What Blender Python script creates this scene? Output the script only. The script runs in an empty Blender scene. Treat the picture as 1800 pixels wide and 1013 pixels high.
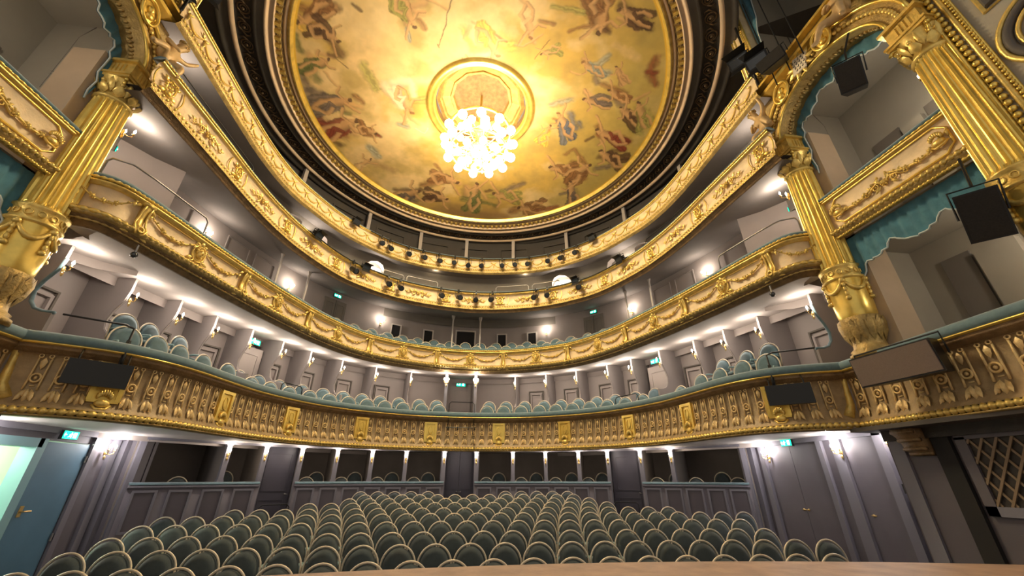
import bpy, math, random
import numpy as np
from mathutils import Matrix, Vector
R_ = random.Random(7)
sc = bpy.context.scene
COL = sc.collection
PI = math.pi
# ------------------------------------------------------------------ camera, world, exposure
def set_camera():
    f, p, y, r = 684.0, math.radians(26.06), math.radians(7.45), math.radians(0.08)
    fw = Vector((math.sin(y)*math.cos(p), math.cos(y)*math.cos(p), math.sin(p)))
    rt = Vector((math.cos(y), -math.sin(y), 0)); up = rt.cross(fw)
    rt2 = rt*math.cos(r)+up*math.sin(r); up2 = up*math.cos(r)-rt*math.sin(r)
    cam = bpy.data.cameras.new('camera'); o = bpy.data.objects.new('camera', cam); COL.objects.link(o)
    cam.sensor_width = 36; cam.lens = f/1800*36; cam.clip_start = .02; cam.clip_end = 200
    m = Matrix((rt2, up2, -fw)).transposed().to_4x4(); m.translation = (-0.285, 0, 0)
    o.matrix_world = m; sc.camera = o
set_camera()
W = bpy.data.worlds.new('world'); sc.world = W; W.use_nodes = True
W.node_tree.nodes['Background'].inputs[0].default_value = (1.0, .92, .80, 1)
W.node_tree.nodes['Background'].inputs[1].default_value = .40
sc.view_settings.view_transform = 'Standard'; sc.view_settings.look = 'None'
sc.view_settings.exposure = 0.45; sc.view_settings.gamma = 1
sc.cycles.max_bounces = 6; sc.cycles.diffuse_bounces = 3; sc.cycles.glossy_bounces = 3; sc.cycles.transmission_bounces = 2
SCONCE_W, CHANDELIER_W = 12.0, 800.0

# ------------------------------------------------------------------ materials
def mat(name, col, rough=.6, metal=0.0, var=0.0, vscale=6.0, bump=0.0, bscale=40.0, emit=None, es=0.0, sheen=0.0, spec=.5):
    m = bpy.data.materials.new(name); m.use_nodes = True
    nt = m.node_tree; b = nt.nodes['Principled BSDF']
    b.inputs['Base Color'].default_value = (*col, 1); b.inputs['Roughness'].default_value = rough
    b.inputs['Metallic'].default_value = metal; b.inputs['Specular IOR Level'].default_value = spec
    if sheen: b.inputs['Sheen Weight'].default_value = sheen
    if emit: b.inputs['Emission Color'].default_value = (*emit, 1); b.inputs['Emission Strength'].default_value = es
    tc = nt.nodes.new('ShaderNodeTexCoord')
    if var:
        n = nt.nodes.new('ShaderNodeTexNoise'); n.inputs['Scale'].default_value = vscale; n.inputs['Detail'].default_value = 6
        nt.links.new(tc.outputs['Object'], n.inputs['Vector'])
        r = nt.nodes.new('ShaderNodeValToRGB')
        r.color_ramp.elements[0].position = .3; r.color_ramp.elements[1].position = .72
        r.color_ramp.elements[0].color = (*[c*(1-var) for c in col], 1); r.color_ramp.elements[1].color = (*[min(1, c*(1+var*.6)) for c in col], 1)
        nt.links.new(n.outputs['Fac'], r.inputs['Fac']); nt.links.new(r.outputs['Color'], b.inputs['Base Color'])
    if bump:
        n2 = nt.nodes.new('ShaderNodeTexNoise'); n2.inputs['Scale'].default_value = bscale; n2.inputs['Detail'].default_value = 4
        nt.links.new(tc.outputs['Object'], n2.inputs['Vector'])
        bp = nt.nodes.new('ShaderNodeBump'); bp.inputs['Strength'].default_value = bump; bp.inputs['Distance'].default_value = .02
        nt.links.new(n2.outputs['Fac'], bp.inputs['Height']); nt.links.new(bp.outputs['Normal'], b.inputs['Normal'])
    return m
M = {}
M['gold'] = mat('gold_leaf', (.83, .60, .175), .36, .5, .25, 9, .22, 38)
M['goldb'] = mat('burnished_gold', (.90, .65, .16), .28, .62, .2, 5, .07, 24)
M['goldd'] = mat('aged_gilding', (.48, .33, .115), .46, .4, .35, 7, .5, 34)
M['umber'] = mat('brown_gilded_ground', (.25, .155, .07), .55, .2, .35, 8, .5, 40)
M['cream'] = mat('cream_gilded_panel', (.82, .63, .38), .55, .04, .16, 5, .15, 30)
M['stone'] = mat('beige_putto_gilding', (.62, .42, .2), .5, .15, .2, 9)
M['velvet'] = mat('teal_velvet', (.125, .21, .245), .85, 0, .16, 14, .1, 160, sheen=.5)
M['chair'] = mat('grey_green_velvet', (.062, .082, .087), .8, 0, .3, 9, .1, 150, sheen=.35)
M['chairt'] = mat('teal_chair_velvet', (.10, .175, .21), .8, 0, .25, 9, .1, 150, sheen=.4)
M['frame'] = mat('gilded_chair_frame', (.80, .70, .54), .42, .15, .15, 12)
M['seatside'] = mat('pale_teal_seat_edge', (.22, .33, .34), .75)
M['blue'] = mat('blue_drape', (.06, .2, .27), .85, 0, .25, 6, .2, 18, sheen=.3)
M['piping'] = mat('white_piping', (.55, .62, .62), .7)
M['wall'] = mat('mauve_grey_paint', (.47, .41, .385), .75, 0, .05, 2)
M['wall0'] = mat('plum_grey_paint', (.145, .13, .15), .6, 0, .08, 2)
M['wall0b'] = mat('plum_grey_panel', (.11, .095, .11), .6, 0, .08, 2)
M['trim0'] = mat('lilac_grey_trim', (.20, .19, .225), .5)
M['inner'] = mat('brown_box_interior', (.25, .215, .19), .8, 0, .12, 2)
M['olive'] = mat('olive_grey_paint', (.40, .365, .30), .8, 0, .06, 2)
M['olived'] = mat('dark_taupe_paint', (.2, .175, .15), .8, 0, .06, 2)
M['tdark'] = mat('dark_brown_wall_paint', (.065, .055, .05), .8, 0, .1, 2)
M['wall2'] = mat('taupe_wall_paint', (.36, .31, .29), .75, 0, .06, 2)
M['wallp'] = mat('shaded_partition_grey', (.33, .295, .29), .75, 0, .05, 2)  # darker than the wall paint: shade on the partition faces is in the colour
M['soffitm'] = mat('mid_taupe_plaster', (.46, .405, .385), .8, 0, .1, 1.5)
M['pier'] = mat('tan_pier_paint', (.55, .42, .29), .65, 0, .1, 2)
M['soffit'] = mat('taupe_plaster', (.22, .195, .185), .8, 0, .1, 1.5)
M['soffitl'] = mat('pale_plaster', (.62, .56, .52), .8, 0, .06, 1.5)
M['dark'] = mat('dark_opening', (.018, .016, .016), .9)
M['doord'] = mat('dark_door_paint', (.075, .07, .095), .5, 0, .08, 3)
M['doorb'] = mat('blue_door_paint', (.10, .22, .33), .5, 0, .1, 3)
M['frieze'] = mat('dark_bronze_frieze', (.042, .032, .026), .6, .15, .3, 6, .3, 30)
M['bronze'] = mat('bronze_relief', (.15, .095, .05), .5, .4, .3, 9)
M['greyb'] = mat('dark_grey_band', (.105, .09, .078), .7, 0, .12, 3)
M['peach'] = mat('peach_moulding', (.72, .53, .37), .55, .05, .08, 3)
M['black'] = mat('black_metal', (.013, .013, .014), .45, .2)
M['speaker'] = mat('black_speaker_cloth', (.02, .016, .013), .85, 0, .3, 60)
M['monitor'] = mat('taupe_speaker_grille', (.17, .125, .105), .8, 0, .12, 90)
M['steel'] = mat('brushed_steel', (.35, .33, .32), .35, .8)
M['lens'] = mat('dark_glass_lens', (.03, .035, .045), .12, 0, spec=.8)
M['bulb'] = mat('frosted_bulb', (1, .95, .85), .4, emit=(1, .86, .66), es=60)
M['globe'] = mat('lit_glass_globe', (1, .95, .8), .4, emit=(1, .84, .52), es=22)
M['green'] = mat('exit_green', (.0, .35, .2), .5, emit=(.0, .8, .42), es=1.6)
M['white'] = mat('exit_white', (.9, .95, .92), .5, emit=(.85, 1, .93), es=2.2)
M['paper'] = mat('cream_music_plaque', (.8, .68, .5), .6)
M['stage'] = mat('stage_boards', (.42, .275, .19), .55, 0, .25, 5, .2, 30)
M['carpet'] = mat('dark_carpet', (.07, .058, .06), .9, 0, .2, 20)
M['corr'] = mat('pale_green_corridor_paint', (.66, .84, .58), .7)
M['cyan'] = mat('pale_cyan_frame_paint', (.28, .5, .55), .55)
M['brass'] = mat('brass_handle', (.75, .52, .2), .3, .8)
M['lattice'] = mat('brown_lattice_wood', (.23, .155, .09), .55)

# ------------------------------------------------------------------ mesh builder
class MB:
    def __init__(s): s.v = []; s.f = []
    def add(s, v, f):
        k = len(s.v); s.v += [tuple(p) for p in v]; s.f += [tuple(i+k for i in q) for q in f]; return s
    def box(s, x0, x1, y0, y1, z0, z1):
        return s.add([(x0,y0,z0),(x1,y0,z0),(x1,y1,z0),(x0,y1,z0),(x0,y0,z1),(x1,y0,z1),(x1,y1,z1),(x0,y1,z1)],
                     [(0,3,2,1),(4,5,6,7),(0,1,5,4),(1,2,6,5),(2,3,7,6),(3,0,4,7)])
    def hexa(s, P):       # 8 points: bottom 4, top 4
        return s.add(P, [(0,3,2,1),(4,5,6,7),(0,1,5,4),(1,2,6,5),(2,3,7,6),(3,0,4,7)])
    def obox(s, a, b, w, h):   # bar from a to b, width w (horizontal), height h
        a = Vector(a); b = Vector(b); d = (b-a).normalized()
        u = d.cross(Vector((0,0,1)))
        u = (u.normalized() if u.length > 1e-4 else Vector((1,0,0)))*w/2; q = u.cross(d).normalized()*h/2
        return s.hexa([a-u-q, b-u-q, b+u-q, a+u-q, a-u+q, b-u+q, b+u+q, a+u+q])
    def tube(s, path, r, n=6, cap=True, closed=False):
        P = [Vector(p) for p in path]; m = len(P); rr = r if isinstance(r, (list, tuple)) else [r]*m
        k = len(s.v); u = None
        for i, p in enumerate(P):
            if closed: d = P[(i+1) % m]-P[i-1]
            else: d = P[min(i+1, m-1)]-P[max(i-1, 0)]
            d.normalize()
            if u is None: u = d.orthogonal().normalized()
            u = (u-d*u.dot(d)); u = u.normalized() if u.length > 1e-6 else d.orthogonal().normalized()
            w = d.cross(u)
            for j in range(n):
                a = 2*PI*j/n; s.v.append(tuple(p+(u*math.cos(a)+w*math.sin(a))*rr[i]))
        for i in range(m if closed else m-1):
            for j in range(n):
                a, b = k+i*n, k+((i+1) % m)*n; s.f.append((a+j, a+(j+1) % n, b+(j+1) % n, b+j))
        if cap and not closed:
            s.f.append(tuple(k+j for j in range(n))[::-1]); s.f.append(tuple(k+(m-1)*n+j for j in range(n)))
        return s
    def lathe(s, prof, n=16, c=(0,0,0), a0=0, a1=2*PI):
        full = abs(a1-a0-2*PI) < 1e-6; k = len(s.v); na = n if full else n+1; m = len(prof)
        for i in range(na):
            a = a0+(a1-a0)*i/n
            for r, z in prof: s.v.append((c[0]+r*math.cos(a), c[1]+r*math.sin(a), c[2]+z))
        for i in range(n):
            b = k+i*m; e = k+((i+1) % na)*m
            for j in range(m-1): s.f.append((b+j, e+j, e+j+1, b+j+1))
        return s
    def sphere(s, c, r, nu=8, nv=5):
        r = r if isinstance(r, (tuple, list)) else (r, r, r)
        k = len(s.v); s.v.append((c[0], c[1], c[2]-r[2]))
        for i in range(1, nv):
            t = PI*i/nv-PI/2
            for j in range(nu):
                a = 2*PI*j/nu; s.v.append((c[0]+r[0]*math.cos(t)*math.cos(a), c[1]+r[1]*math.cos(t)*math.sin(a), c[2]+r[2]*math.sin(t)))
        s.v.append((c[0], c[1], c[2]+r[2])); e = len(s.v)-1
        for j in range(nu):
            s.f.append((k, k+1+(j+1) % nu, k+1+j)); s.f.append((e, e-nu+j, e-nu+(j+1) % nu))
        for i in range(nv-2):
            for j in range(nu):
                a = k+1+i*nu; s.f.append((a+j, a+(j+1) % nu, a+nu+(j+1) % nu, a+nu+j))
        return s
    def ring(s, c, rx, rz, r, n=14, m=5, axis='y'):
        P = []
        for i in range(n):
            a = 2*PI*i/n
            d = (rx*math.cos(a), 0, rz*math.sin(a)) if axis == 'y' else ((rx*math.cos(a), rz*math.sin(a), 0) if axis == 'z' else (0, rx*math.cos(a), rz*math.sin(a)))
            P.append((c[0]+d[0], c[1]+d[1], c[2]+d[2]))
        return s.tube(P, r, m, closed=True)
    def prism(s, poly, y0, y1):    # poly (x,z), front y0
        n = len(poly); k = len(s.v)
        s.v += [(x, y0, z) for x, z in poly]+[(x, y1, z) for x, z in poly]
        s.f.append(tuple(k+i for i in range(n))); s.f.append(tuple(k+n+i for i in range(n))[::-1])
        for i in range(n): j = (i+1) % n; s.f.append((k+i, k+n+i, k+n+j, k+j))
        return s
    def spiral(s, c, r0, turns, r, sgn=1, a0=0, y=0, n=14):
        P = []; rr = []
        for i in range(n+1):
            t = i/n; a = a0+sgn*turns*2*PI*t; q = r0*(1-.82*t)
            P.append((c[0]+q*math.cos(a), y, c[1]+q*math.sin(a))); rr.append(r*(1-.5*t))
        return s.tube(P, rr, 5)
    def xf(s, m, k0=0):
        for i in range(k0, len(s.v)): s.v[i] = tuple(m @ Vector(s.v[i]))
        return s
    def mesh(s, name, m=None, smooth=False):
        me = bpy.data.meshes.new(name); me.from_pydata(s.v, [], s.f); me.update()
        if m: me.materials.append(M[m] if isinstance(m, str) else m)
        if smooth: me.polygons.foreach_set('use_smooth', [True]*len(me.polygons))
        return me
    def build(s, name, m, parent=None, smooth=False): return obj(name, s.mesh(name, m, smooth), parent)

def obj(name, me, parent=None, loc=None, rz=0, sc_=None):
    """links a mesh; loc is in world coordinates, a parent is an unrotated Empty (or a rotated one with loc None)"""
    o = bpy.data.objects.new(name, me); COL.objects.link(o)
    if parent is not None: o.parent = parent
    off = Vector(parent['o']) if parent is not None and 'o' in parent else Vector((0,0,0))
    o.location = (Vector(loc) if loc is not None else Vector((0,0,0)))-off
    if rz: o.rotation_euler = (0, 0, rz)
    if sc_: o.scale = sc_
    return o
def tag(o, label, cat, group=None):
    o['label'] = label; o['category'] = cat
    if group: o['group'] = group
    return o
ROOTS = []
def root(name, label, cat, loc=(0,0,0), rz=0, group=None, absolute=True):
    """Empty at the thing's base. absolute: the parts are given in world coordinates"""
    o = bpy.data.objects.new(name, None); COL.objects.link(o); o.empty_display_size = .1
    o.location = loc; o.rotation_euler = (0, 0, rz)
    if absolute: o['o'] = tuple(loc); ROOTS.append(o)
    return tag(o, label, cat, group)
def struct(o): o['kind'] = 'structure'; return o
def sroot(name, loc=(0,0,0)):
    o = bpy.data.objects.new(name, None); COL.objects.link(o); o.location = loc; o['o'] = tuple(loc); ROOTS.append(o); return struct(o)
def light(name, loc, w, col, r, parent):
    l = bpy.data.lights.new(name, 'POINT'); l.energy = w; l.color = col; l.shadow_soft_size = r
    return obj(name, l, parent, loc)
ORD = ['zeroth','first','second','third','fourth','fifth','sixth','seventh','eighth','ninth','tenth','eleventh','twelfth','thirteenth','fourteenth','fifteenth','sixteenth','seventeenth','eighteenth','nineteenth','twentieth','twenty-first','twenty-second','twenty-third','twenty-fourth','twenty-fifth','twenty-sixth','twenty-seventh','twenty-eighth','twenty-ninth','thirtieth','thirty-first','thirty-second','thirty-third','thirty-fourth','thirty-fifth','thirty-sixth','thirty-seventh','thirty-eighth','thirty-ninth','fortieth']

# ------------------------------------------------------------------ plan curves of the tiers (x across, y away from the stage)
def catmull(P, n=12):
    out = []
    for i in range(len(P)-1):
        p0 = P[i-1] if i > 0 else (2*P[0][0]-P[1][0], 2*P[0][1]-P[1][1]); p1 = P[i]; p2 = P[i+1]
        p3 = P[i+2] if i+2 < len(P) else (2*P[-1][0]-P[-2][0], 2*P[-1][1]-P[-2][1])
        for k in range(n):
            t = k/n
            out.append(tuple(.5*((2*p1[j])+(-p0[j]+p2[j])*t+(2*p0[j]-5*p1[j]+4*p2[j]-p3[j])*t*t+(-p0[j]+3*p1[j]-3*p2[j]+p3[j])*t**3) for j in (0, 1)))
    out.append(tuple(P[-1])); return out
class Plan:
    def __init__(s, half, mirror=True):
        full = ([(-x, y) for x, y in half[::-1] if x > 0] if mirror else [])+list(half)
        s.p = catmull(full); d = [0]
        for a, b in zip(s.p, s.p[1:]): d.append(d[-1]+math.dist(a, b))
        s.L = d[-1]/2; s.d = [x-s.L for x in d]
    def raw(s, u):
        lo, hi = 0, len(s.d)-1
        if u <= s.d[0]: lo, hi = 0, 1
        elif u >= s.d[-1]: lo, hi = hi-1, hi
        else:
            while hi-lo > 1:
                m = (lo+hi)//2
                if s.d[m] <= u: lo = m
                else: hi = m
        t = (u-s.d[lo])/max(1e-9, s.d[hi]-s.d[lo]); a, b = s.p[lo], s.p[hi]
        return (a[0]+(b[0]-a[0])*t, a[1]+(b[1]-a[1])*t)
    def at(s, u):
        p = s.raw(u); a = s.raw(u-.06); b = s.raw(u+.06); l = math.dist(a, b)
        t = ((b[0]-a[0])/l, (b[1]-a[1])/l); return p, t, (t[1], -t[0])
    def off(s, u, d):
        p, t, n = s.at(u); return (p[0]+n[0]*d, p[1]+n[1]*d)
    def ang(s, u): t = s.at(u)[1]; return math.atan2(t[1], t[0])
    def steps(s, a, b, ds): n = max(1, int(math.ceil((b-a)/ds))); return [a+(b-a)*i/n for i in range(n+1)]
    def sweep(s, prof, a=None, b=None, ds=.12, mb=None, closed=False, caps=False):
        mb = mb or MB(); a = -s.L if a is None else a; b = s.L if b is None else b
        k = len(mb.v); m = len(prof); U = s.steps(a, b, ds)
        for u in U:
            p, t, n = s.at(u)
            for d, z in prof: mb.v.append((p[0]+n[0]*d, p[1]+n[1]*d, z))
        for i in range(len(U)-1):
            for j in range(m if closed else m-1):
                q, e = k+i*m, k+(i+1)*m; j2 = (j+1) % m; mb.f.append((q+j, q+j2, e+j2, e+j))
        if caps: mb.f.append(tuple(k+j for j in range(m))); mb.f.append(tuple(k+(len(U)-1)*m+j for j in range(m))[::-1])
        return mb
    def beads(s, d, z, r, pitch, a=None, b=None, squash=.45, mb=None, n=5, ph=4):
        """a gilded bead or rope moulding: a torus along the curve whose section swells at each bead"""
        mb = mb or MB(); a = -s.L if a is None else a; b = s.L if b is None else b
        N = max(2, int((b-a)/pitch))*ph; k = len(mb.v)
        for i in range(N+1):
            u = a+(b-a)*i/N; p, t, nn = s.at(u); q = r*(squash+(1-squash)*abs(math.sin(PI*i/ph)) if ph > 2 else (1 if i % 2 else squash))
            for j in range(n):
                w = 2*PI*j/n; dd = d+q*math.cos(w); mb.v.append((p[0]+nn[0]*dd, p[1]+nn[1]*dd, z+q*math.sin(w)))
        for i in range(N):
            for j in range(n):
                A, B = k+i*n, k+(i+1)*n; mb.f.append((A+j, A+(j+1) % n, B+(j+1) % n, B+j))
        return mb
    def put(s, name, me, parent, u, d, z, sc_=None):
        p = s.off(u, d); return obj(name, me, parent, (p[0], p[1], z), s.ang(u), sc_)
B1 = Plan([(0,12.5),(1.3,12.36),(2.25,12.0),(3.15,11.42),(3.85,10.7),(4.35,9.8),(4.63,9.0),(4.78,8.1),(4.88,7.35),(5.05,6.78),(5.35,6.32),(5.8,6.03),(6.2,5.85)])
B2 = Plan([(0,13.6),(1.3,13.42),(2.6,12.82),(3.5,12.05),(4.2,10.85),(4.68,9.5),(4.95,8.55),(5.15,7.75),(5.3,7.1),(5.45,6.4),(5.6,5.78),(5.72,5.5),(5.92,5.38),(6.12,5.36)])
B3 = Plan([(0,13.7),(1.4,13.5),(2.7,13.0),(3.65,12.3),(4.35,11.5),(5.0,10.1),(5.3,9.0),(5.46,7.9),(5.54,6.8),(5.62,5.8),(5.68,5.0)])
B4 = Plan([(0,14.3),(1.5,14.12),(2.5,13.8),(3.4,13.28),(4.6,12.05),(5.4,10.6),(5.74,9.6),(5.9,8.4),(5.93,7),(5.93,5.9),(5.93,5.1)])
PW = Plan([(0,13.2),(1.9,13.1),(3.3,12.75),(4.5,12.2),(5.5,11.5),(6.3,10.75),(7.0,9.9)])
W1 = Plan([(0,14.6),(1.9,14.2),(2.9,13.7),(3.85,12.95),(4.6,12.05),(5.1,11.3),(5.55,10.3),(6.05,9.5),(6.36,8.6),(6.6,7.6),(6.75,6.4),(6.85,5.7)])
FIG = [([(-4.70,6.18),(-4.36,6.29),(-3.90,6.13)],0.14,'B'),([(-4.92,6.57),(-4.83,6.92)],0.10,'Y'),([(-4.46,6.65),(-4.22,7.06),(-4.08,7.36)],0.16,'D'),
 ([(-4.66,6.61),(-4.18,6.40)],0.10,'B'),([(-5.07,6.87),(-5.11,7.33)],0.11,'G'),([(-4.93,7.47),(-4.94,7.85)],0.17,'K'),
 ([(-4.67,7.35),(-4.33,7.47)],0.09,'K'),([(-4.39,7.40),(-4.24,7.43)],0.09,'D'),([(-4.23,7.49),(-3.99,7.76)],0.02,'D'),
 ([(-5.02,7.90),(-4.94,8.24)],0.16,'G'),([(-5.39,7.81),(-5.25,8.47),(-4.91,8.71)],0.17,'P'),([(-5.28,8.57),(-5.40,9.50)],0.21,'P'),
 ([(-4.69,7.94),(-4.46,8.36)],0.05,'K'),([(-4.78,8.96),(-4.31,8.98),(-3.96,9.10)],0.13,'K'),([(-3.99,8.69),(-3.86,8.88)],0.11,'B'),
 ([(-4.47,9.27),(-4.05,9.55)],0.08,'K'),([(-4.56,9.28),(-4.31,9.36)],0.11,'G'),([(-5.34,9.61),(-4.98,9.90),(-4.70,10.22)],0.27,'R'),
 ([(-4.45,9.71),(-4.32,10.17)],0.16,'K'),([(-5.05,10.52),(-4.89,10.62)],0.13,'D'),([(-4.04,10.21),(-3.57,10.19)],0.08,'B'),
 ([(-3.62,10.13),(-3.52,10.24)],0.08,'R'),([(-2.49,5.85),(-2.09,5.93),(-1.73,5.81)],0.12,'K'),([(-2.31,6.02),(-2.20,6.35)],0.10,'K'),
 ([(-2.10,5.99),(-1.80,6.09)],0.09,'K'),([(-1.91,6.24),(-1.78,6.44)],0.09,'B'),([(-2.39,6.10),(-2.50,5.92)],0.07,'O'),
 ([(-1.04,5.59),(-1.40,6.84)],0.02,'D'),([(-1.43,6.83),(-1.40,6.92)],0.04,'D'),([(-1.66,5.68),(-1.18,5.87)],0.05,'K'),
 ([(-2.22,6.50),(-2.18,6.79)],0.06,'U'),([(-3.46,5.98),(-3.30,6.15)],0.05,'D'),([(-0.74,6.38),(-0.50,6.88),(-0.04,6.74),(0.57,6.63)],0.16,'Y'),
 ([(-0.60,6.28),(-0.74,6.60)],0.08,'K'),([(-0.02,7.07),(0.33,7.28),(0.15,7.43)],0.08,'K'),([(-0.53,6.13),(-0.08,6.29),(0.40,6.53)],0.04,'B'),
 ([(-3.08,8.28),(-2.79,8.63),(-2.67,9.03)],0.19,'W'),([(-2.81,8.15),(-2.31,8.08),(-2.27,8.56)],0.16,'W'),([(-2.56,9.13),(-2.41,9.44),(-2.19,9.65)],0.09,'K'),
 ([(-2.70,9.26),(-2.61,9.58)],0.08,'K'),([(-2.29,8.77),(-1.49,8.56)],0.14,'O'),([(-2.84,9.66),(-2.57,9.77)],0.12,'U'),
 ([(-2.30,9.83),(-2.03,9.99),(-1.88,9.77)],0.04,'W'),([(2.34,5.15),(2.63,5.50),(2.87,5.75)],0.22,'B'),([(2.60,5.72),(2.26,5.83),(2.00,6.01)],0.07,'B'),
 ([(2.88,5.78),(3.06,5.84)],0.11,'D'),([(3.08,5.18),(3.55,5.25),(3.98,5.53)],0.14,'D'),([(1.42,5.46),(2.36,5.43)],0.07,'O'),
 ([(3.11,5.44),(3.72,5.64)],0.07,'K'),([(0.70,5.43),(0.88,5.67),(1.01,6.00)],0.14,'K'),([(0.94,6.01),(1.17,6.43)],0.07,'K'),
 ([(1.20,5.83),(1.58,5.85)],0.08,'B'),([(0.64,6.57),(0.88,6.59),(1.35,6.17)],0.04,'K'),([(1.53,6.30),(1.25,6.90)],0.01,'D'),
 ([(3.24,6.44),(3.10,6.74),(2.81,6.86)],0.10,'U'),([(2.92,6.93),(3.43,6.95)],0.11,'U'),([(3.07,7.15),(3.21,7.31)],0.13,'P'),
 ([(2.59,6.69),(2.77,6.73)],0.07,'K'),([(2.37,7.09),(2.64,7.15)],0.05,'K'),([(4.51,6.30),(4.53,6.63),(4.86,7.04)],0.18,'R'),
 ([(4.50,6.73),(4.70,6.70)],0.12,'R'),([(2.73,8.54),(2.95,8.97),(3.11,9.06)],0.17,'N'),([(3.10,8.83),(3.23,9.00)],0.12,'N'),
 ([(2.51,9.02),(2.74,9.36)],0.16,'Y'),([(2.27,8.82),(2.38,8.85)],0.08,'B'),([(2.06,8.30),(2.39,8.15),(2.63,8.02)],0.14,'U'),
 ([(1.72,8.90),(2.38,9.28)],0.10,'C'),([(2.98,7.67),(3.33,7.92),(3.71,7.98)],0.10,'K'),([(3.39,7.33),(4.17,7.51)],0.12,'B'),
 ([(3.90,7.75),(4.24,7.91)],0.14,'P'),([(4.32,8.11),(4.68,8.28)],0.13,'B'),([(4.51,7.66),(4.82,7.33)],0.07,'K'),
 ([(4.77,7.84),(5.23,8.21)],0.19,'O'),([(3.74,8.86),(3.91,9.08)],0.12,'B'),([(3.93,9.15),(4.53,9.12),(4.96,9.19)],0.16,'R'),
 ([(3.77,9.27),(3.54,9.50)],0.06,'D'),([(4.86,8.71),(5.20,8.79)],0.14,'O'),([(3.03,10.24),(3.26,9.94),(3.87,10.56)],0.11,'B'),
 ([(2.67,11.02),(3.10,10.96)],0.12,'K'),([(3.34,10.63),(3.94,11.17)],0.19,'B'),([(3.36,11.09),(4.03,11.09)],0.07,'D'),
 ([(4.25,10.08),(4.56,9.76),(4.92,9.58)],0.17,'D'),([(4.34,10.65),(4.67,10.46)],0.14,'P'),([(4.67,9.48),(4.86,9.20)],0.14,'R'),
 ([(-3.35,12.80),(-2.34,12.77)],0.15,'D'),([(-3.30,13.32),(-2.67,13.42)],0.16,'P'),([(-2.20,12.47),(-1.52,12.28),(-1.19,12.11)],0.20,'B'),
 ([(-1.19,12.11),(-0.79,12.29)],0.15,'K'),([(-1.71,11.39),(-1.40,11.94)],0.08,'B'),([(-2.14,13.17),(-1.66,12.92),(-1.32,13.32)],0.13,'K'),
 ([(-0.51,12.42),(-0.45,12.94)],0.18,'K'),([(-0.61,13.15),(0.23,13.23),(0.72,13.35)],0.16,'G'),([(-0.06,12.36),(0.33,13.02)],0.09,'K'),
 ([(0.48,12.82),(1.02,12.75)],0.18,'O'),([(1.00,12.57),(1.42,12.16),(1.68,11.96)],0.18,'P'),([(0.30,12.59),(0.46,12.50)],0.10,'D'),
 ([(1.48,13.57),(2.06,13.25),(2.59,13.42)],0.19,'B'),([(2.57,13.34),(3.37,13.00)],0.14,'R'),([(3.31,12.26),(3.66,12.04)],0.10,'P'),
 ([(3.59,11.70),(3.89,12.37)],0.21,'P'),([(-3.69,14.42),(-1.95,14.02),(0.02,13.92),(1.28,13.92)],0.14,'E'),([(-4.11,12.73),(-3.35,13.70)],0.28,'E'),
 ([(-5.01,11.12),(-4.27,11.35),(-3.42,11.10)],0.25,'C'),([(-4.97,11.73),(-4.46,12.28),(-4.08,12.56)],0.29,'E'),([(-5.07,10.96),(-5.07,11.75)],0.16,'G'),
 ([(-3.95,10.71),(-3.73,11.14)],0.15,'U'),([(-3.89,11.44),(-3.32,11.82)],0.21,'E'),([(-5.05,13.02),(-3.54,13.35)],0.24,'E'),
 ([(-4.16,6.83),(-3.57,6.46),(-3.13,7.15)],0.17,'C'),([(-3.82,7.57),(-3.25,7.01)],0.21,'C'),([(-0.97,6.26),(-0.24,6.02),(0.52,6.21)],0.19,'C'),
 ([(-0.54,11.45),(0.55,11.46),(1.18,11.22)],0.16,'C'),([(-3.54,7.70),(-3.35,8.41)],0.17,'O'),([(3.30,6.14),(4.04,6.36)],0.15,'C'),
 ([(1.72,7.55),(2.44,7.64)],0.16,'C'),([(-4.62,6.39),(-4.31,6.19),(-4.04,6.01)],0.14,'b'),([(-4.63,6.37),(-4.31,6.13),(-4.02,6.21)],0.12,'b'),
 ([(-4.63,6.32),(-4.31,6.10),(-4.06,5.85)],0.10,'b'),([(-4.49,6.44),(-4.21,6.38),(-3.99,6.25)],0.06,'k'),([(-4.50,6.30),(-4.31,6.11),(-4.09,6.03)],0.06,'k'),
 ([(-4.50,6.36),(-4.78,6.49)],0.11,'k'),([(-4.76,6.43),(-4.86,6.31),(-5.01,6.27)],0.04,'k'),([(-4.75,6.53),(-4.61,6.64),(-4.71,6.82)],0.04,'k'),
 ([(-4.86,6.52),(-4.91,6.55)],0.07,'k'),([(-4.92,6.53),(-4.95,6.57)],0.05,'d'),([(-4.53,6.29),(-4.39,6.36),(-4.30,6.21)],0.05,'b'),
 ([(-4.25,6.87),(-4.43,6.70),(-4.65,6.66)],0.12,'d'),([(-4.17,6.77),(-4.30,6.54),(-4.42,6.38)],0.13,'d'),([(-4.30,6.93),(-4.50,6.79),(-4.83,6.87)],0.10,'d'),
 ([(-4.28,6.75),(-4.41,6.59),(-4.65,6.63)],0.06,'k'),([(-4.39,6.89),(-4.61,6.93),(-4.64,6.69)],0.06,'k'),([(-4.34,6.83),(-4.16,6.93)],0.11,'k'),
 ([(-4.21,6.98),(-4.21,7.23),(-4.19,7.41)],0.04,'k'),([(-4.12,6.86),(-4.09,6.65),(-3.92,6.56)],0.04,'k'),([(-4.10,6.96),(-4.06,6.98)],0.06,'k'),
 ([(-4.07,7.01),(-4.03,6.99)],0.05,'d'),([(-4.39,6.93),(-4.37,6.75),(-4.53,6.82)],0.05,'d'),([(-4.71,7.69),(-4.99,7.78),(-5.24,7.80)],0.13,'g'),
 ([(-4.71,7.60),(-4.99,7.66),(-5.24,7.96)],0.13,'g'),([(-4.71,7.62),(-4.99,7.81),(-5.24,7.84)],0.12,'g'),([(-4.82,7.64),(-5.06,7.70),(-5.26,7.82)],0.05,'k'),
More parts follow.
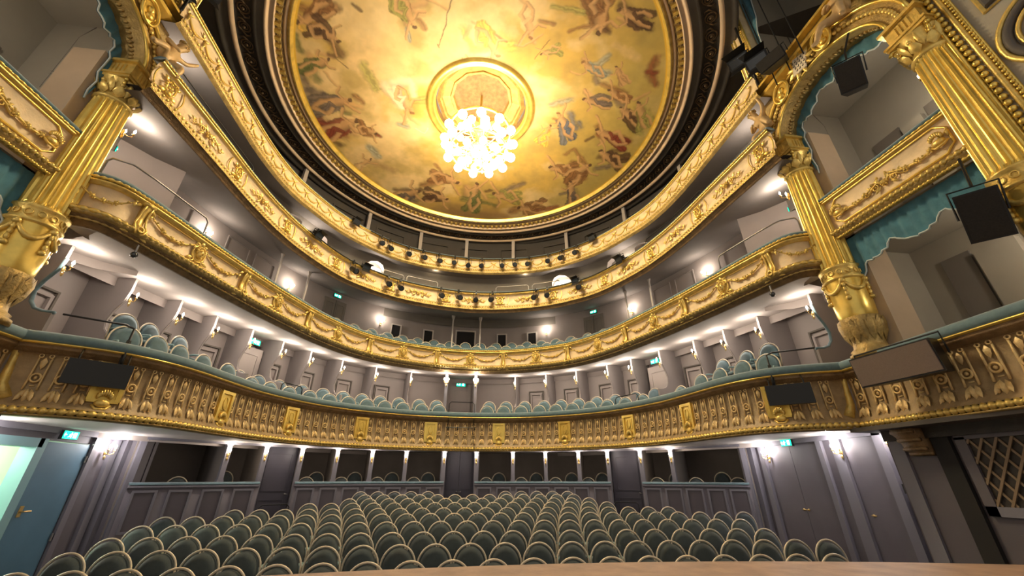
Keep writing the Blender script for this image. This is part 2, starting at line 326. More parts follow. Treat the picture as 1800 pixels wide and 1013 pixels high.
 ([(-4.82,7.78),(-4.99,7.97),(-5.19,8.04)],0.06,'k'),([(-4.82,7.72),(-4.58,7.60)],0.10,'k'),([(-4.59,7.66),(-4.50,7.78),(-4.37,7.82)],0.04,'k'),
 ([(-4.60,7.56),(-4.72,7.46),(-4.64,7.31)],0.04,'k'),([(-4.51,7.57),(-4.46,7.55)],0.06,'k'),([(-4.45,7.56),(-4.43,7.52)],0.04,'d'),
 ([(-4.79,7.79),(-4.91,7.72),(-4.99,7.86)],0.05,'g'),([(-4.55,8.85),(-4.95,9.04),(-5.29,9.09)],0.20,'p'),([(-4.57,9.09),(-4.98,9.25),(-5.34,9.40)],0.15,'p'),
 ([(-4.54,8.83),(-4.92,8.77),(-5.25,8.84)],0.17,'p'),([(-4.70,8.88),(-5.02,8.89),(-5.33,9.17)],0.08,'k'),([(-4.73,9.11),(-5.00,9.37),(-5.25,9.21)],0.08,'k'),
 ([(-4.71,9.00),(-4.37,8.89)],0.15,'k'),([(-4.40,8.98),(-4.19,9.17),(-4.02,9.29)],0.06,'k'),([(-4.40,8.80),(-4.52,8.61),(-4.38,8.38)],0.05,'k'),
 ([(-4.27,8.86),(-4.21,8.84)],0.09,'k'),([(-4.20,8.87),(-4.16,8.81)],0.06,'d'),([(-4.70,9.13),(-4.83,8.97),(-4.98,9.19)],0.07,'p'),
 ([(-4.61,9.66),(-5.08,9.84),(-5.47,9.82)],0.18,'r'),([(-4.60,9.98),(-5.07,10.31),(-5.49,10.47)],0.20,'r'),([(-4.60,9.93),(-5.08,10.09),(-5.49,10.83)],0.16,'r'),
 ([(-4.79,9.81),(-5.19,9.91),(-5.52,10.14)],0.09,'k'),([(-4.78,10.07),(-5.07,10.44),(-5.41,10.58)],0.10,'k'),([(-4.79,9.95),(-4.39,9.74)],0.18,'k'),
 ([(-4.41,9.84),(-4.26,10.08),(-4.03,10.17)],0.07,'k'),([(-4.44,9.65),(-4.62,9.47),(-4.49,9.17)],0.06,'k'),([(-4.27,9.67),(-4.21,9.64)],0.10,'k'),
 ([(-4.19,9.67),(-4.15,9.59)],0.07,'d'),([(-4.74,10.09),(-4.93,9.95),(-5.07,10.23)],0.09,'r'),([(-3.84,10.11),(-4.08,10.13),(-4.14,9.86)],0.11,'b'),
 ([(-3.80,10.02),(-3.99,9.95),(-4.06,9.70)],0.08,'b'),([(-3.78,9.98),(-3.99,9.95),(-4.05,9.68)],0.11,'b'),([(-3.85,9.95),(-3.99,9.83),(-4.17,9.89)],0.05,'k'),
 ([(-3.92,10.09),(-4.09,10.16),(-4.15,9.95)],0.05,'k'),([(-3.89,10.02),(-3.73,10.09)],0.09,'k'),([(-3.76,10.14),(-3.72,10.35),(-3.68,10.50)],0.04,'k'),
 ([(-3.71,10.02),(-3.72,9.83),(-3.60,9.73)],0.03,'k'),([(-3.68,10.11),(-3.65,10.12)],0.05,'k'),([(-3.65,10.14),(-3.62,10.12)],0.04,'d'),
 ([(-3.92,10.12),(-3.93,9.96),(-4.04,10.05)],0.04,'b'),([(-2.23,6.23),(-2.49,6.07),(-2.50,5.82)],0.11,'o'),([(-2.14,6.17),(-2.32,5.96),(-2.24,5.66)],0.13,'o'),
 ([(-2.20,6.21),(-2.43,6.04),(-2.33,5.71)],0.14,'o'),([(-2.10,6.02),(-2.15,5.79),(-2.35,5.70)],0.05,'k'),([(-2.25,6.12),(-2.44,6.04),(-2.37,5.78)],0.06,'k'),
 ([(-2.18,6.07),(-2.07,6.28)],0.11,'k'),([(-2.13,6.30),(-2.23,6.57),(-2.29,6.77)],0.04,'k'),([(-2.02,6.22),(-1.91,6.02),(-1.74,6.01)],0.04,'k'),
 ([(-2.04,6.35),(-2.02,6.39)],0.06,'k'),([(-2.04,6.41),(-1.99,6.41)],0.05,'d'),([(-2.26,6.15),(-2.18,5.97),(-2.33,5.97)],0.05,'o'),
 ([(0.08,6.64),(-0.08,6.34),(-0.30,6.18)],0.15,'y'),([(0.04,6.69),(-0.24,6.50),(-0.37,6.25)],0.12,'y'),([(0.04,6.68),(-0.12,6.38),(-0.23,6.11)],0.11,'y'),
 ([(-0.02,6.56),(-0.16,6.32),(-0.41,6.27)],0.06,'k'),([(-0.14,6.69),(-0.38,6.64),(-0.40,6.35)],0.06,'k'),([(-0.08,6.63),(0.12,6.83)],0.12,'k'),
 ([(0.06,6.86),(0.06,7.17),(0.08,7.39)],0.05,'k'),([(0.15,6.75),(0.19,6.52),(0.37,6.48)],0.04,'k'),([(0.18,6.89),(0.22,6.93)],0.07,'k'),
 ([(0.21,6.96),(0.26,6.95)],0.05,'b'),([(-0.14,6.72),(-0.12,6.52),(-0.28,6.54)],0.06,'y'),([(-2.54,8.91),(-2.78,8.68),(-2.68,8.28)],0.11,'w'),
 ([(-2.61,8.96),(-2.81,8.70),(-2.91,8.45)],0.12,'w'),([(-2.51,8.89),(-2.71,8.63),(-2.74,8.33)],0.13,'w'),([(-2.46,8.69),(-2.50,8.38),(-2.70,8.27)],0.06,'k'),
 ([(-2.61,8.81),(-2.80,8.70),(-2.72,8.37)],0.07,'k'),([(-2.54,8.75),(-2.43,9.03)],0.13,'k'),([(-2.50,9.06),(-2.61,9.40),(-2.67,9.66)],0.05,'k'),
 ([(-2.38,8.95),(-2.26,8.70),(-2.08,8.69)],0.05,'k'),([(-2.40,9.11),(-2.38,9.16)],0.08,'k'),([(-2.40,9.19),(-2.35,9.20)],0.06,'b'),
 ([(-2.63,8.85),(-2.53,8.62),(-2.69,8.61)],0.06,'w'),([(1.06,5.97),(0.93,5.69),(1.13,5.38)],0.12,'c'),([(0.87,6.03),(0.79,5.74),(0.52,5.56)],0.14,'c'),
 ([(0.92,6.02),(0.74,5.75),(0.84,5.46)],0.11,'c'),([(0.99,5.87),(0.97,5.61),(0.78,5.46)],0.06,'k'),([(0.84,5.91),(0.66,5.77),(0.75,5.53)],0.06,'k'),
 ([(0.91,5.89),(1.00,6.14)],0.11,'k'),([(0.94,6.15),(0.82,6.39),(0.74,6.57)],0.04,'k'),([(1.06,6.10),(1.19,5.93),(1.36,5.98)],0.04,'k'),
 ([(1.03,6.22),(1.05,6.27)],0.07,'k'),([(1.03,6.29),(1.07,6.31)],0.05,'b'),([(0.82,5.94),(0.92,5.79),(0.78,5.74)],0.05,'c'),
 ([(2.80,5.57),(2.69,5.24),(2.83,4.97)],0.13,'b'),([(2.55,5.58),(2.32,5.26),(2.08,5.01)],0.13,'b'),([(2.70,5.58),(2.57,5.25),(2.57,4.98)],0.12,'b'),
 ([(2.77,5.44),(2.77,5.17),(2.57,4.96)],0.06,'k'),([(2.58,5.45),(2.39,5.26),(2.53,5.03)],0.06,'k'),([(2.66,5.45),(2.73,5.73)],0.13,'k'),
 ([(2.66,5.72),(2.49,5.94),(2.37,6.12)],0.05,'k'),([(2.81,5.70),(2.98,5.56),(3.19,5.66)],0.05,'k'),([(2.76,5.83),(2.77,5.88)],0.08,'k'),
 ([(2.74,5.89),(2.79,5.92)],0.06,'d'),([(2.56,5.48),(2.70,5.34),(2.53,5.25)],0.06,'b'),([(3.36,5.34),(3.68,5.46),(3.94,5.50)],0.13,'d'),
 ([(3.36,5.23),(3.67,5.21),(3.93,5.23)],0.10,'d'),([(3.36,5.40),(3.68,5.54),(3.94,5.49)],0.13,'d'),([(3.48,5.41),(3.75,5.51),(3.97,5.52)],0.05,'k'),
 ([(3.48,5.28),(3.67,5.21),(3.88,5.27)],0.05,'k'),([(3.48,5.34),(3.22,5.29)],0.10,'k'),([(3.24,5.25),(3.15,5.09),(3.02,4.98)],0.04,'k'),
 ([(3.25,5.35),(3.37,5.52),(3.27,5.62)],0.04,'k'),([(3.14,5.28),(3.10,5.27)],0.06,'k'),([(3.09,5.25),(3.06,5.27)],0.04,'d'),
 ([(3.46,5.26),(3.58,5.39),(3.67,5.31)],0.05,'d'),([(2.84,6.89),(3.10,6.96),(3.32,7.02)],0.11,'u'),([(2.85,6.83),(3.11,6.88),(3.32,7.03)],0.11,'u'),
 ([(2.83,6.90),(3.08,7.03),(3.32,7.05)],0.11,'u'),([(2.93,6.97),(3.13,7.10),(3.33,7.07)],0.05,'k'),([(2.95,6.85),(3.13,6.82),(3.28,7.01)],0.05,'k'),
 ([(2.94,6.90),(2.73,6.82)],0.09,'k'),([(2.75,6.78),(2.64,6.59),(2.55,6.46)],0.03,'k'),([(2.73,6.87),(2.80,7.04),(2.70,7.13)],0.03,'k'),
 ([(2.66,6.79),(2.62,6.78)],0.05,'k'),([(2.62,6.76),(2.59,6.77)],0.04,'b'),([(2.94,6.82),(3.01,6.97),(3.11,6.91)],0.04,'u'),
 ([(2.54,8.90),(2.82,9.18),(3.01,9.49)],0.14,'n'),([(2.49,8.95),(2.69,9.32),(2.79,9.72)],0.15,'n'),([(2.57,8.87),(2.85,9.15),(3.06,9.43)],0.16,'n'),
 ([(2.60,9.05),(2.76,9.37),(3.04,9.50)],0.07,'k'),([(2.72,8.93),(2.96,9.04),(3.01,9.39)],0.07,'k'),([(2.67,8.99),(2.46,8.73)],0.12,'k'),
 ([(2.51,8.70),(2.51,8.40),(2.48,8.19)],0.04,'k'),([(2.43,8.80),(2.40,9.04),(2.22,9.05)],0.05,'k'),([(2.40,8.65),(2.37,8.60)],0.07,'k'),
 ([(2.38,8.58),(2.33,8.57)],0.05,'b'),([(2.72,8.89),(2.71,9.12),(2.87,9.13)],0.06,'n'),([(3.28,7.99),(3.56,8.01),(3.79,7.97)],0.13,'p'),
 ([(3.28,7.99),(3.56,7.97),(3.78,7.92)],0.12,'p'),([(3.26,7.85),(3.51,7.72),(3.75,7.76)],0.11,'p'),([(3.40,8.05),(3.65,8.13),(3.84,8.11)],0.06,'k'),
 ([(3.37,7.90),(3.52,7.79),(3.72,7.83)],0.05,'k'),([(3.38,7.97),(3.15,7.95)],0.10,'k'),([(3.15,7.90),(3.05,7.72),(2.91,7.60)],0.04,'k'),
 ([(3.18,8.02),(3.32,8.20),(3.25,8.34)],0.04,'k'),([(3.07,7.95),(3.03,7.94)],0.06,'k'),([(3.02,7.92),(3.00,7.95)],0.04,'d'),
 ([(3.35,7.87),(3.48,8.02),(3.54,7.91)],0.05,'p'),([(3.87,7.64),(4.13,7.73),(4.35,7.76)],0.10,'b'),([(3.89,7.54),(4.14,7.59),(4.37,7.63)],0.08,'b'),
 ([(3.89,7.53),(4.14,7.58),(4.37,7.61)],0.09,'b'),([(3.97,7.68),(4.18,7.82),(4.37,7.79)],0.05,'k'),([(3.99,7.56),(4.15,7.53),(4.31,7.73)],0.05,'k'),
 ([(3.98,7.62),(3.77,7.53)],0.09,'k'),([(3.78,7.49),(3.66,7.30),(3.57,7.17)],0.03,'k'),([(3.78,7.59),(3.86,7.76),(3.76,7.84)],0.03,'k'),
 ([(3.70,7.51),(3.67,7.49)],0.05,'k'),([(3.66,7.47),(3.63,7.48)],0.04,'d'),([(3.97,7.54),(4.05,7.68),(4.14,7.62)],0.04,'b'),
 ([(4.49,8.12),(4.80,8.24),(5.06,8.38)],0.13,'d'),([(4.45,8.24),(4.72,8.54),(4.98,8.70)],0.13,'d'),([(4.46,8.20),(4.76,8.38),(5.01,8.55)],0.10,'d'),
 ([(4.57,8.29),(4.81,8.50),(5.03,8.60)],0.06,'k'),([(4.61,8.15),(4.82,8.16),(5.02,8.30)],0.06,'k'),([(4.59,8.21),(4.34,8.07)],0.11,'k'),
 ([(4.37,8.03),(4.34,7.83),(4.24,7.66)],0.04,'k'),([(4.35,8.14),(4.42,8.35),(4.29,8.42)],0.04,'k'),([(4.27,8.02),(4.22,8.00)],0.06,'k'),
 ([(4.22,7.97),(4.19,7.98)],0.04,'d'),([(4.59,8.12),(4.67,8.31),(4.79,8.26)],0.05,'d'),([(4.13,9.10),(4.53,9.28),(4.89,9.55)],0.14,'r'),
 ([(4.13,9.15),(4.54,9.38),(4.89,9.58)],0.13,'r'),([(4.13,9.10),(4.53,9.24),(4.86,9.25)],0.17,'r'),([(4.29,9.25),(4.64,9.43),(4.90,9.33)],0.08,'k'),
 ([(4.27,9.03),(4.50,8.93),(4.80,9.23)],0.07,'k'),([(4.28,9.13),(3.95,9.04)],0.14,'k'),([(3.97,8.97),(3.74,8.67),(3.56,8.47)],0.05,'k'),
 ([(3.99,9.14),(4.15,9.42),(4.04,9.59)],0.06,'k'),([(3.85,9.01),(3.79,9.00)],0.08,'k'),([(3.78,8.96),(3.75,9.00)],0.06,'d'),
 ([(4.24,8.99),(4.41,9.23),(4.52,9.09)],0.07,'r'),([(4.82,7.99),(5.07,8.26),(5.07,8.65)],0.12,'o'),([(4.83,7.99),(5.02,8.29),(5.11,8.62)],0.14,'o'),
 ([(4.84,7.98),(5.00,8.31),(5.28,8.50)],0.10,'o'),([(4.89,8.11),(5.04,8.38),(5.23,8.57)],0.06,'k'),([(5.00,8.04),(5.22,8.16),(5.37,8.37)],0.06,'k'),
 ([(4.95,8.07),(4.76,7.84)],0.11,'k'),([(4.81,7.83),(4.87,7.67),(4.85,7.50)],0.04,'k'),([(4.74,7.89),(4.70,8.07),(4.54,8.05)],0.04,'k'),
 ([(4.71,7.77),(4.67,7.73)],0.06,'k'),([(4.68,7.71),(4.64,7.70)],0.04,'d'),([(5.00,8.01),(4.99,8.18),(5.14,8.21)],0.05,'o'),
 ([(2.92,10.96),(3.26,11.03),(3.54,10.96)],0.18,'b'),([(2.91,10.86),(3.24,10.85),(3.49,10.65)],0.16,'b'),([(2.92,11.02),(3.28,11.18),(3.56,11.08)],0.16,'b'),
 ([(3.06,11.11),(3.37,11.24),(3.58,11.08)],0.07,'k'),([(3.04,10.88),(3.22,10.73),(3.49,11.00)],0.07,'k'),([(3.05,10.98),(2.76,10.95)],0.14,'k'),
 ([(2.77,10.87),(2.55,10.60),(2.38,10.42)],0.05,'k'),([(2.80,11.05),(2.96,11.33),(2.87,11.53)],0.05,'k'),([(2.67,10.95),(2.62,10.94)],0.08,'k'),
 ([(2.61,10.90),(2.58,10.95)],0.06,'d'),([(3.01,10.84),(3.16,11.07),(3.24,10.90)],0.07,'b'),([(3.91,10.96),(3.83,11.47),(3.61,11.73)],0.17,'b'),
 ([(3.89,10.94),(3.61,11.18),(3.39,11.42)],0.18,'b'),([(3.83,10.85),(3.53,11.07),(3.45,11.51)],0.20,'b'),([(3.62,10.81),(3.35,10.97),(3.21,11.22)],0.08,'k'),
 ([(3.78,11.02),(3.75,11.37),(3.55,11.55)],0.08,'k'),([(3.71,10.92),(3.91,10.68)],0.15,'k'),([(3.96,10.77),(4.21,10.93),(4.44,10.95)],0.06,'k'),
 ([(3.83,10.62),(3.57,10.51),(3.50,10.25)],0.05,'k'),([(3.97,10.61),(4.01,10.56)],0.09,'k'),([(4.04,10.58),(4.03,10.52)],0.06,'d'),
 ([(3.82,11.03),(3.59,10.95),(3.63,11.20)],0.07,'b'),([(4.48,10.04),(4.82,10.24),(5.12,10.52)],0.13,'d'),([(4.49,9.87),(4.84,9.98),(5.15,9.83)],0.17,'d'),
 ([(4.48,9.97),(4.83,10.18),(5.14,10.03)],0.14,'d'),([(4.61,10.17),(4.90,10.40),(5.15,10.36)],0.07,'k'),([(4.62,9.98),(4.84,9.94),(5.07,10.26)],0.07,'k'),
 ([(4.61,10.06),(4.32,9.92)],0.13,'k'),([(4.35,9.86),(4.17,9.56),(4.04,9.36)],0.05,'k'),([(4.34,10.02),(4.46,10.29),(4.34,10.42)],0.05,'k'),
 ([(4.24,9.88),(4.18,9.86)],0.07,'k'),([(4.18,9.82),(4.14,9.85)],0.05,'d'),([(4.59,9.94),(4.72,10.17),(4.83,10.08)],0.06,'d'),
 ([(3.67,11.94),(3.80,12.40),(4.16,12.72)],0.15,'p'),([(3.64,11.95),(3.79,12.41),(3.79,12.88)],0.16,'p'),([(3.67,11.93),(3.81,12.40),(4.10,12.74)],0.17,'p'),
 ([(3.68,12.13),(3.77,12.55),(3.93,12.86)],0.07,'k'),([(3.82,12.07),(4.04,12.30),(4.15,12.63)],0.07,'k'),([(3.76,12.10),(3.61,11.73)],0.13,'k'),
 ([(3.67,11.73),(3.78,11.54),(3.81,11.31)],0.05,'k'),([(3.56,11.79),(3.47,12.02),(3.29,11.94)],0.05,'k'),([(3.56,11.62),(3.54,11.55)],0.07,'k'),
 ([(3.55,11.53),(3.51,11.50)],0.05,'d'),([(3.83,12.03),(3.77,12.26),(3.93,12.35)],0.07,'p'),([(2.14,13.55),(2.54,13.62),(2.92,13.85)],0.22,'b'),
 ([(2.09,13.20),(2.46,13.16),(2.77,13.15)],0.15,'b'),([(2.07,13.11),(2.43,13.00),(2.69,12.73)],0.18,'b'),([(2.28,13.47),(2.62,13.56),(2.86,13.46)],0.09,'k'),
 ([(2.23,13.17),(2.41,12.92),(2.67,12.93)],0.08,'k'),([(2.25,13.30),(1.94,13.35)],0.17,'k'),([(1.94,13.24),(1.78,12.92),(1.59,12.72)],0.06,'k'),
 ([(1.99,13.47),(2.18,13.79),(2.11,14.09)],0.06,'k'),([(1.84,13.36),(1.78,13.37)],0.09,'k'),([(1.76,13.32),(1.74,13.39)],0.07,'d'),
 ([(2.19,13.13),(2.38,13.38),(2.45,13.14)],0.08,'b'),([(-1.23,12.20),(-1.60,12.18),(-1.94,12.25)],0.15,'b'),([(-1.24,12.25),(-1.60,12.16),(-1.93,12.21)],0.16,'b'),
 ([(-1.20,12.06),(-1.55,11.92),(-1.83,11.78)],0.16,'b'),([(-1.32,11.96),(-1.60,11.76),(-1.89,11.92)],0.08,'k'),([(-1.38,12.23),(-1.65,12.39),(-1.83,12.02)],0.09,'k'),
 ([(-1.35,12.11),(-1.05,12.19)],0.16,'k'),([(-1.08,12.29),(-0.93,12.68),(-0.79,12.96)],0.06,'k'),([(-1.06,12.06),(-1.14,11.73),(-0.98,11.52)],0.06,'k'),
 ([(-0.95,12.21),(-0.90,12.23)],0.09,'k'),([(-0.89,12.27),(-0.85,12.22)],0.07,'d'),([(-1.36,12.28),(-1.45,11.99),(-1.60,12.17)],0.08,'b'),
 ([(-1.61,13.25),(-1.93,13.29),(-2.15,12.97)],0.14,'d'),([(-1.60,13.13),(-1.92,13.21),(-2.20,13.27)],0.16,'d'),([(-1.57,12.97),(-1.87,12.90),(-2.09,12.67)],0.15,'d'),
 ([(-1.70,13.00),(-1.94,12.86),(-2.15,12.88)],0.07,'k'),([(-1.73,13.25),(-1.96,13.42),(-2.16,13.35)],0.08,'k'),([(-1.72,13.13),(-1.45,13.17)],0.14,'k'),
 ([(-1.48,13.26),(-1.44,13.58),(-1.31,13.80)],0.05,'k'),([(-1.46,13.06),(-1.54,12.78),(-1.42,12.57)],0.05,'k'),([(-1.37,13.18),(-1.33,13.19)],0.08,'k'),
 ([(-1.32,13.23),(-1.28,13.18)],0.06,'d'),([(-1.72,13.29),(-1.80,13.04),(-1.92,13.22)],0.07,'d'),([(-0.09,12.71),(-0.06,13.28),(-0.10,13.78)],0.21,'g'),
 ([(-0.17,12.70),(-0.26,13.25),(-0.12,13.77)],0.15,'g'),([(-0.20,12.70),(-0.20,13.26),(-0.53,13.71)],0.20,'g'),([(-0.26,12.90),(-0.37,13.37),(-0.25,13.80)],0.09,'k'),
 ([(-0.08,12.93),(0.04,13.29),(-0.18,13.67)],0.08,'k'),([(-0.16,12.91),(-0.13,12.46)],0.15,'k'),([(-0.06,12.49),(0.16,12.21),(0.30,12.00)],0.06,'k'),
 ([(-0.20,12.49),(-0.41,12.67),(-0.56,12.48)],0.06,'k'),([(-0.12,12.32),(-0.11,12.24)],0.08,'k'),([(-0.08,12.23),(-0.12,12.18)],0.06,'d'),
 ([(-0.05,12.89),(-0.22,13.08),(-0.10,13.27)],0.08,'g'),([(0.94,12.65),(1.30,12.68),(1.61,12.81)],0.19,'o'),([(0.94,12.57),(1.30,12.63),(1.60,12.50)],0.17,'o'),
 ([(0.94,12.74),(1.30,12.84),(1.61,13.07)],0.18,'o'),([(1.08,12.91),(1.39,13.07),(1.64,12.87)],0.08,'k'),([(1.08,12.63),(1.29,12.45),(1.55,12.78)],0.08,'k'),
 ([(1.08,12.75),(0.77,12.71)],0.16,'k'),([(0.79,12.62),(0.59,12.28),(0.44,12.06)],0.06,'k'),([(0.80,12.84),(0.93,13.17),(0.82,13.42)],0.06,'k'),
 ([(0.68,12.70),(0.62,12.69)],0.09,'k'),([(0.61,12.65),(0.58,12.70)],0.06,'d'),([(1.05,12.58),(1.19,12.85),(1.30,12.66)],0.08,'o'),
 ([(-2.73,13.10),(-3.08,13.18),(-3.39,13.31)],0.19,'p'),([(-2.73,13.09),(-3.09,13.36),(-3.39,13.16)],0.19,'p'),([(-2.73,13.17),(-3.09,13.61),(-3.40,13.78)],0.15,'p'),
 ([(-2.87,12.88),(-3.17,12.89),(-3.41,13.04)],0.08,'k'),([(-2.86,13.15),(-3.09,13.45),(-3.34,13.51)],0.08,'k'),([(-2.87,13.03),(-2.57,12.91)],0.16,'k'),
 ([(-2.58,13.01),(-2.47,13.29),(-2.30,13.43)],0.06,'k'),([(-2.60,12.81),(-2.73,12.57),(-2.63,12.30)],0.06,'k'),([(-2.47,12.87),(-2.42,12.85)],0.09,'k'),
 ([(-2.41,12.89),(-2.38,12.82)],0.06,'d'),([(-2.84,13.18),(-2.97,12.99),(-3.09,13.24)],0.07,'p'),([(2.19,9.41),(2.13,9.67),(2.18,9.96)],0.12,'y'),
 ([(2.17,9.40),(2.08,9.65),(2.03,9.88)],0.12,'y'),([(2.07,9.35),(1.99,9.60),(1.87,9.80)],0.09,'y'),([(2.05,9.45),(1.94,9.65),(1.99,9.89)],0.05,'k'),
 ([(2.16,9.51),(2.21,9.72),(2.04,9.84)],0.05,'k'),([(2.11,9.48),(2.16,9.26)],0.09,'k'),([(2.20,9.29),(2.37,9.21),(2.48,9.13)],0.03,'k'),
 ([(2.11,9.25),(1.96,9.29),(1.88,9.16)],0.03,'k'),([(2.18,9.19),(2.19,9.15)],0.05,'k'),([(2.20,9.15),(2.19,9.12)],0.04,'d'),
 ([(2.18,9.50),(2.05,9.54),(2.12,9.67)],0.04,'y'),([(-0.65,7.36),(-0.67,7.19),(-0.70,7.05)],0.06,'c'),([(-0.58,7.33),(-0.57,7.14),(-0.66,7.03)],0.07,'c'),
 ([(-0.68,7.38),(-0.73,7.22),(-0.81,7.11)],0.06,'c'),([(-0.61,7.27),(-0.63,7.13),(-0.69,7.03)],0.03,'k'),([(-0.69,7.31),(-0.78,7.25),(-0.81,7.14)],0.03,'k'),
 ([(-0.65,7.29),(-0.60,7.43)],0.06,'k'),([(-0.63,7.44),(-0.71,7.53),(-0.74,7.64)],0.02,'k'),([(-0.57,7.40),(-0.51,7.29),(-0.43,7.30)],0.02,'k'),
 ([(-0.59,7.47),(-0.58,7.50)],0.03,'k'),([(-0.59,7.51),(-0.57,7.51)],0.03,'d'),([(-0.70,7.33),(-0.65,7.23),(-0.73,7.22)],0.03,'c'),
 ([(-4.24,11.48),(-4.49,11.69),(-4.67,12.05)],0.11,'c'),([(-4.27,11.36),(-4.52,11.53),(-4.77,11.51)],0.12,'c'),([(-4.25,11.45),(-4.48,11.74),(-4.71,11.86)],0.12,'c'),
 ([(-4.36,11.45),(-4.58,11.56),(-4.74,11.83)],0.06,'k'),([(-4.33,11.60),(-4.46,11.84),(-4.67,11.83)],0.06,'k'),([(-4.34,11.53),(-4.13,11.36)],0.10,'k'),
 ([(-4.13,11.42),(-3.95,11.47),(-3.81,11.49)],0.04,'k'),([(-4.17,11.31),(-4.29,11.23),(-4.25,11.05)],0.04,'k'),([(-4.07,11.31),(-4.03,11.28)],0.06,'k'),
 ([(-4.02,11.29),(-4.00,11.24)],0.04,'d'),([(-4.30,11.61),(-4.43,11.55),(-4.48,11.73)],0.05,'c'),([(3.70,6.90),(3.85,7.07),(3.94,7.26)],0.09,'k'),
 ([(3.72,6.87),(3.86,7.06),(3.99,7.21)],0.08,'k'),([(3.74,6.85),(3.90,7.02),(4.11,7.10)],0.08,'k'),([(3.75,6.97),(3.86,7.14),(3.99,7.24)],0.04,'k'),
 ([(3.81,6.91),(3.97,6.96),(4.07,7.08)],0.04,'k'),([(3.78,6.94),(3.65,6.80)],0.07,'k'),([(3.68,6.79),(3.71,6.67),(3.68,6.56)],0.03,'k'),
 ([(3.63,6.84),(3.62,6.97),(3.51,6.98)],0.03,'k'),([(3.60,6.76),(3.58,6.74)],0.04,'k'),([(3.58,6.72),(3.56,6.72)],0.03,'d'),
 ([(3.81,6.89),(3.82,7.00),(3.92,7.01)],0.03,'k'),([(1.59,6.68),(1.76,6.61),(1.97,6.66)],0.06,'o'),([(1.55,6.61),(1.72,6.55),(1.79,6.37)],0.07,'o'),
 ([(1.57,6.65),(1.72,6.55),(1.94,6.61)],0.08,'o'),([(1.65,6.64),(1.81,6.60),(1.87,6.47)],0.03,'k'),([(1.60,6.55),(1.66,6.44),(1.82,6.47)],0.03,'k'),
 ([(1.62,6.59),(1.49,6.67)],0.07,'k'),([(1.48,6.63),(1.32,6.58),(1.21,6.56)],0.02,'k'),([(1.52,6.69),(1.64,6.75),(1.64,6.86)],0.03,'k'),
 ([(1.44,6.69),(1.42,6.70)],0.04,'k'),([(1.41,6.69),(1.40,6.72)],0.03,'d'),([(1.58,6.55),(1.69,6.59),(1.69,6.50)],0.03,'o')]
# ------------------------------------------------------------------ floor and stage
ROWS = [(5.35,-.855,9,9),(6.25,-.81,10,11),(7.2,-.768,10,10),(8.15,-.705,11,11),(9.1,-.649,11,12),(10.0,-.604,10,10),(10.75,-.536,7,7),(11.45,-.474,6,7),(12.1,-.41,5,6)]
CH = .95
prof = [(2.0,-1.85)]+[(y, z-CH) for y, z, a, b in ROWS]+[(12.6,-.35-CH),(15.4,-1.2)]
mb = MB()
for y, z in prof: mb.v += [(-9.5,y,z),(9.5,y,z)]
mb.f = [(2*i,2*i+1,2*i+3,2*i+2) for i in range(len(prof)-1)]
struct(mb.build('floor', 'carpet'))
def floorz(y):
    for (a, za), (b, zb) in zip(prof, prof[1:]):
        if a <= y <= b: return za+(zb-za)*(y-a)/(b-a)
    return prof[-1][1]
mb = MB(); N = 40; SZ = -.62
edge = []
for i in range(N+1):
    x = -6.2+12.4*i/N; edge.append((x, 3.72-.036*(x-.55)**2))
k = len(edge)
mb.v = [(x,y,SZ) for x,y in edge]+[(x,y+.02,SZ-.05) for x,y in edge]+[(x,y-.03,SZ-.06) for x,y in edge]+[(x,y-.03,-1.9) for x,y in edge]+[(x,-1.5,SZ) for x,y in edge]
for i in range(N):
    mb.f += [(i,i+1,k+i+1,k+i),(k+i,k+i+1,2*k+i+1,2*k+i),(2*k+i,2*k+i+1,3*k+i+1,3*k+i),(4*k+i,4*k+i+1,i+1,i)]
stage = struct(mb.build('floor_stage', 'stage'))

# ------------------------------------------------------------------ painted ceiling
YC = 8.8; RO = 5.5; HC = (-.15, 8.8); RI = 1.58
PAL = dict(k=(.62,.36,.16),b=(.27,.125,.045),d=(.10,.047,.024),r=(.22,.04,.022),g=(.15,.16,.05),o=(.34,.30,.08),p=(.17,.125,.105),w=(.86,.66,.45),y=(.75,.46,.08),u=(.28,.29,.24),n=(.11,.13,.18),c=(.80,.56,.27),e=(.36,.21,.09))
def vnoise(x, y, f, seed):
    rs = np.random.RandomState(seed); g = rs.rand(64, 64)
    X = x*f+17.3; Y = y*f+5.1; xi = np.floor(X).astype(int); yi = np.floor(Y).astype(int); fx = X-xi; fy = Y-yi
    fx = fx*fx*(3-2*fx); fy = fy*fy*(3-2*fy); a = lambda i, j: g[(xi+i) % 64, (yi+j) % 64]
    return (a(0,0)*(1-fx)+a(1,0)*fx)*(1-fy)+(a(0,1)*(1-fx)+a(1,1)*fx)*fy
def fbm(x, y, f, seed): return sum(vnoise(x, y, f*2**i, seed+i)*.5**(i+1) for i in range(5))/.97
def dome_z(r): return 10.36+.36*(1-(r/RO)**2)
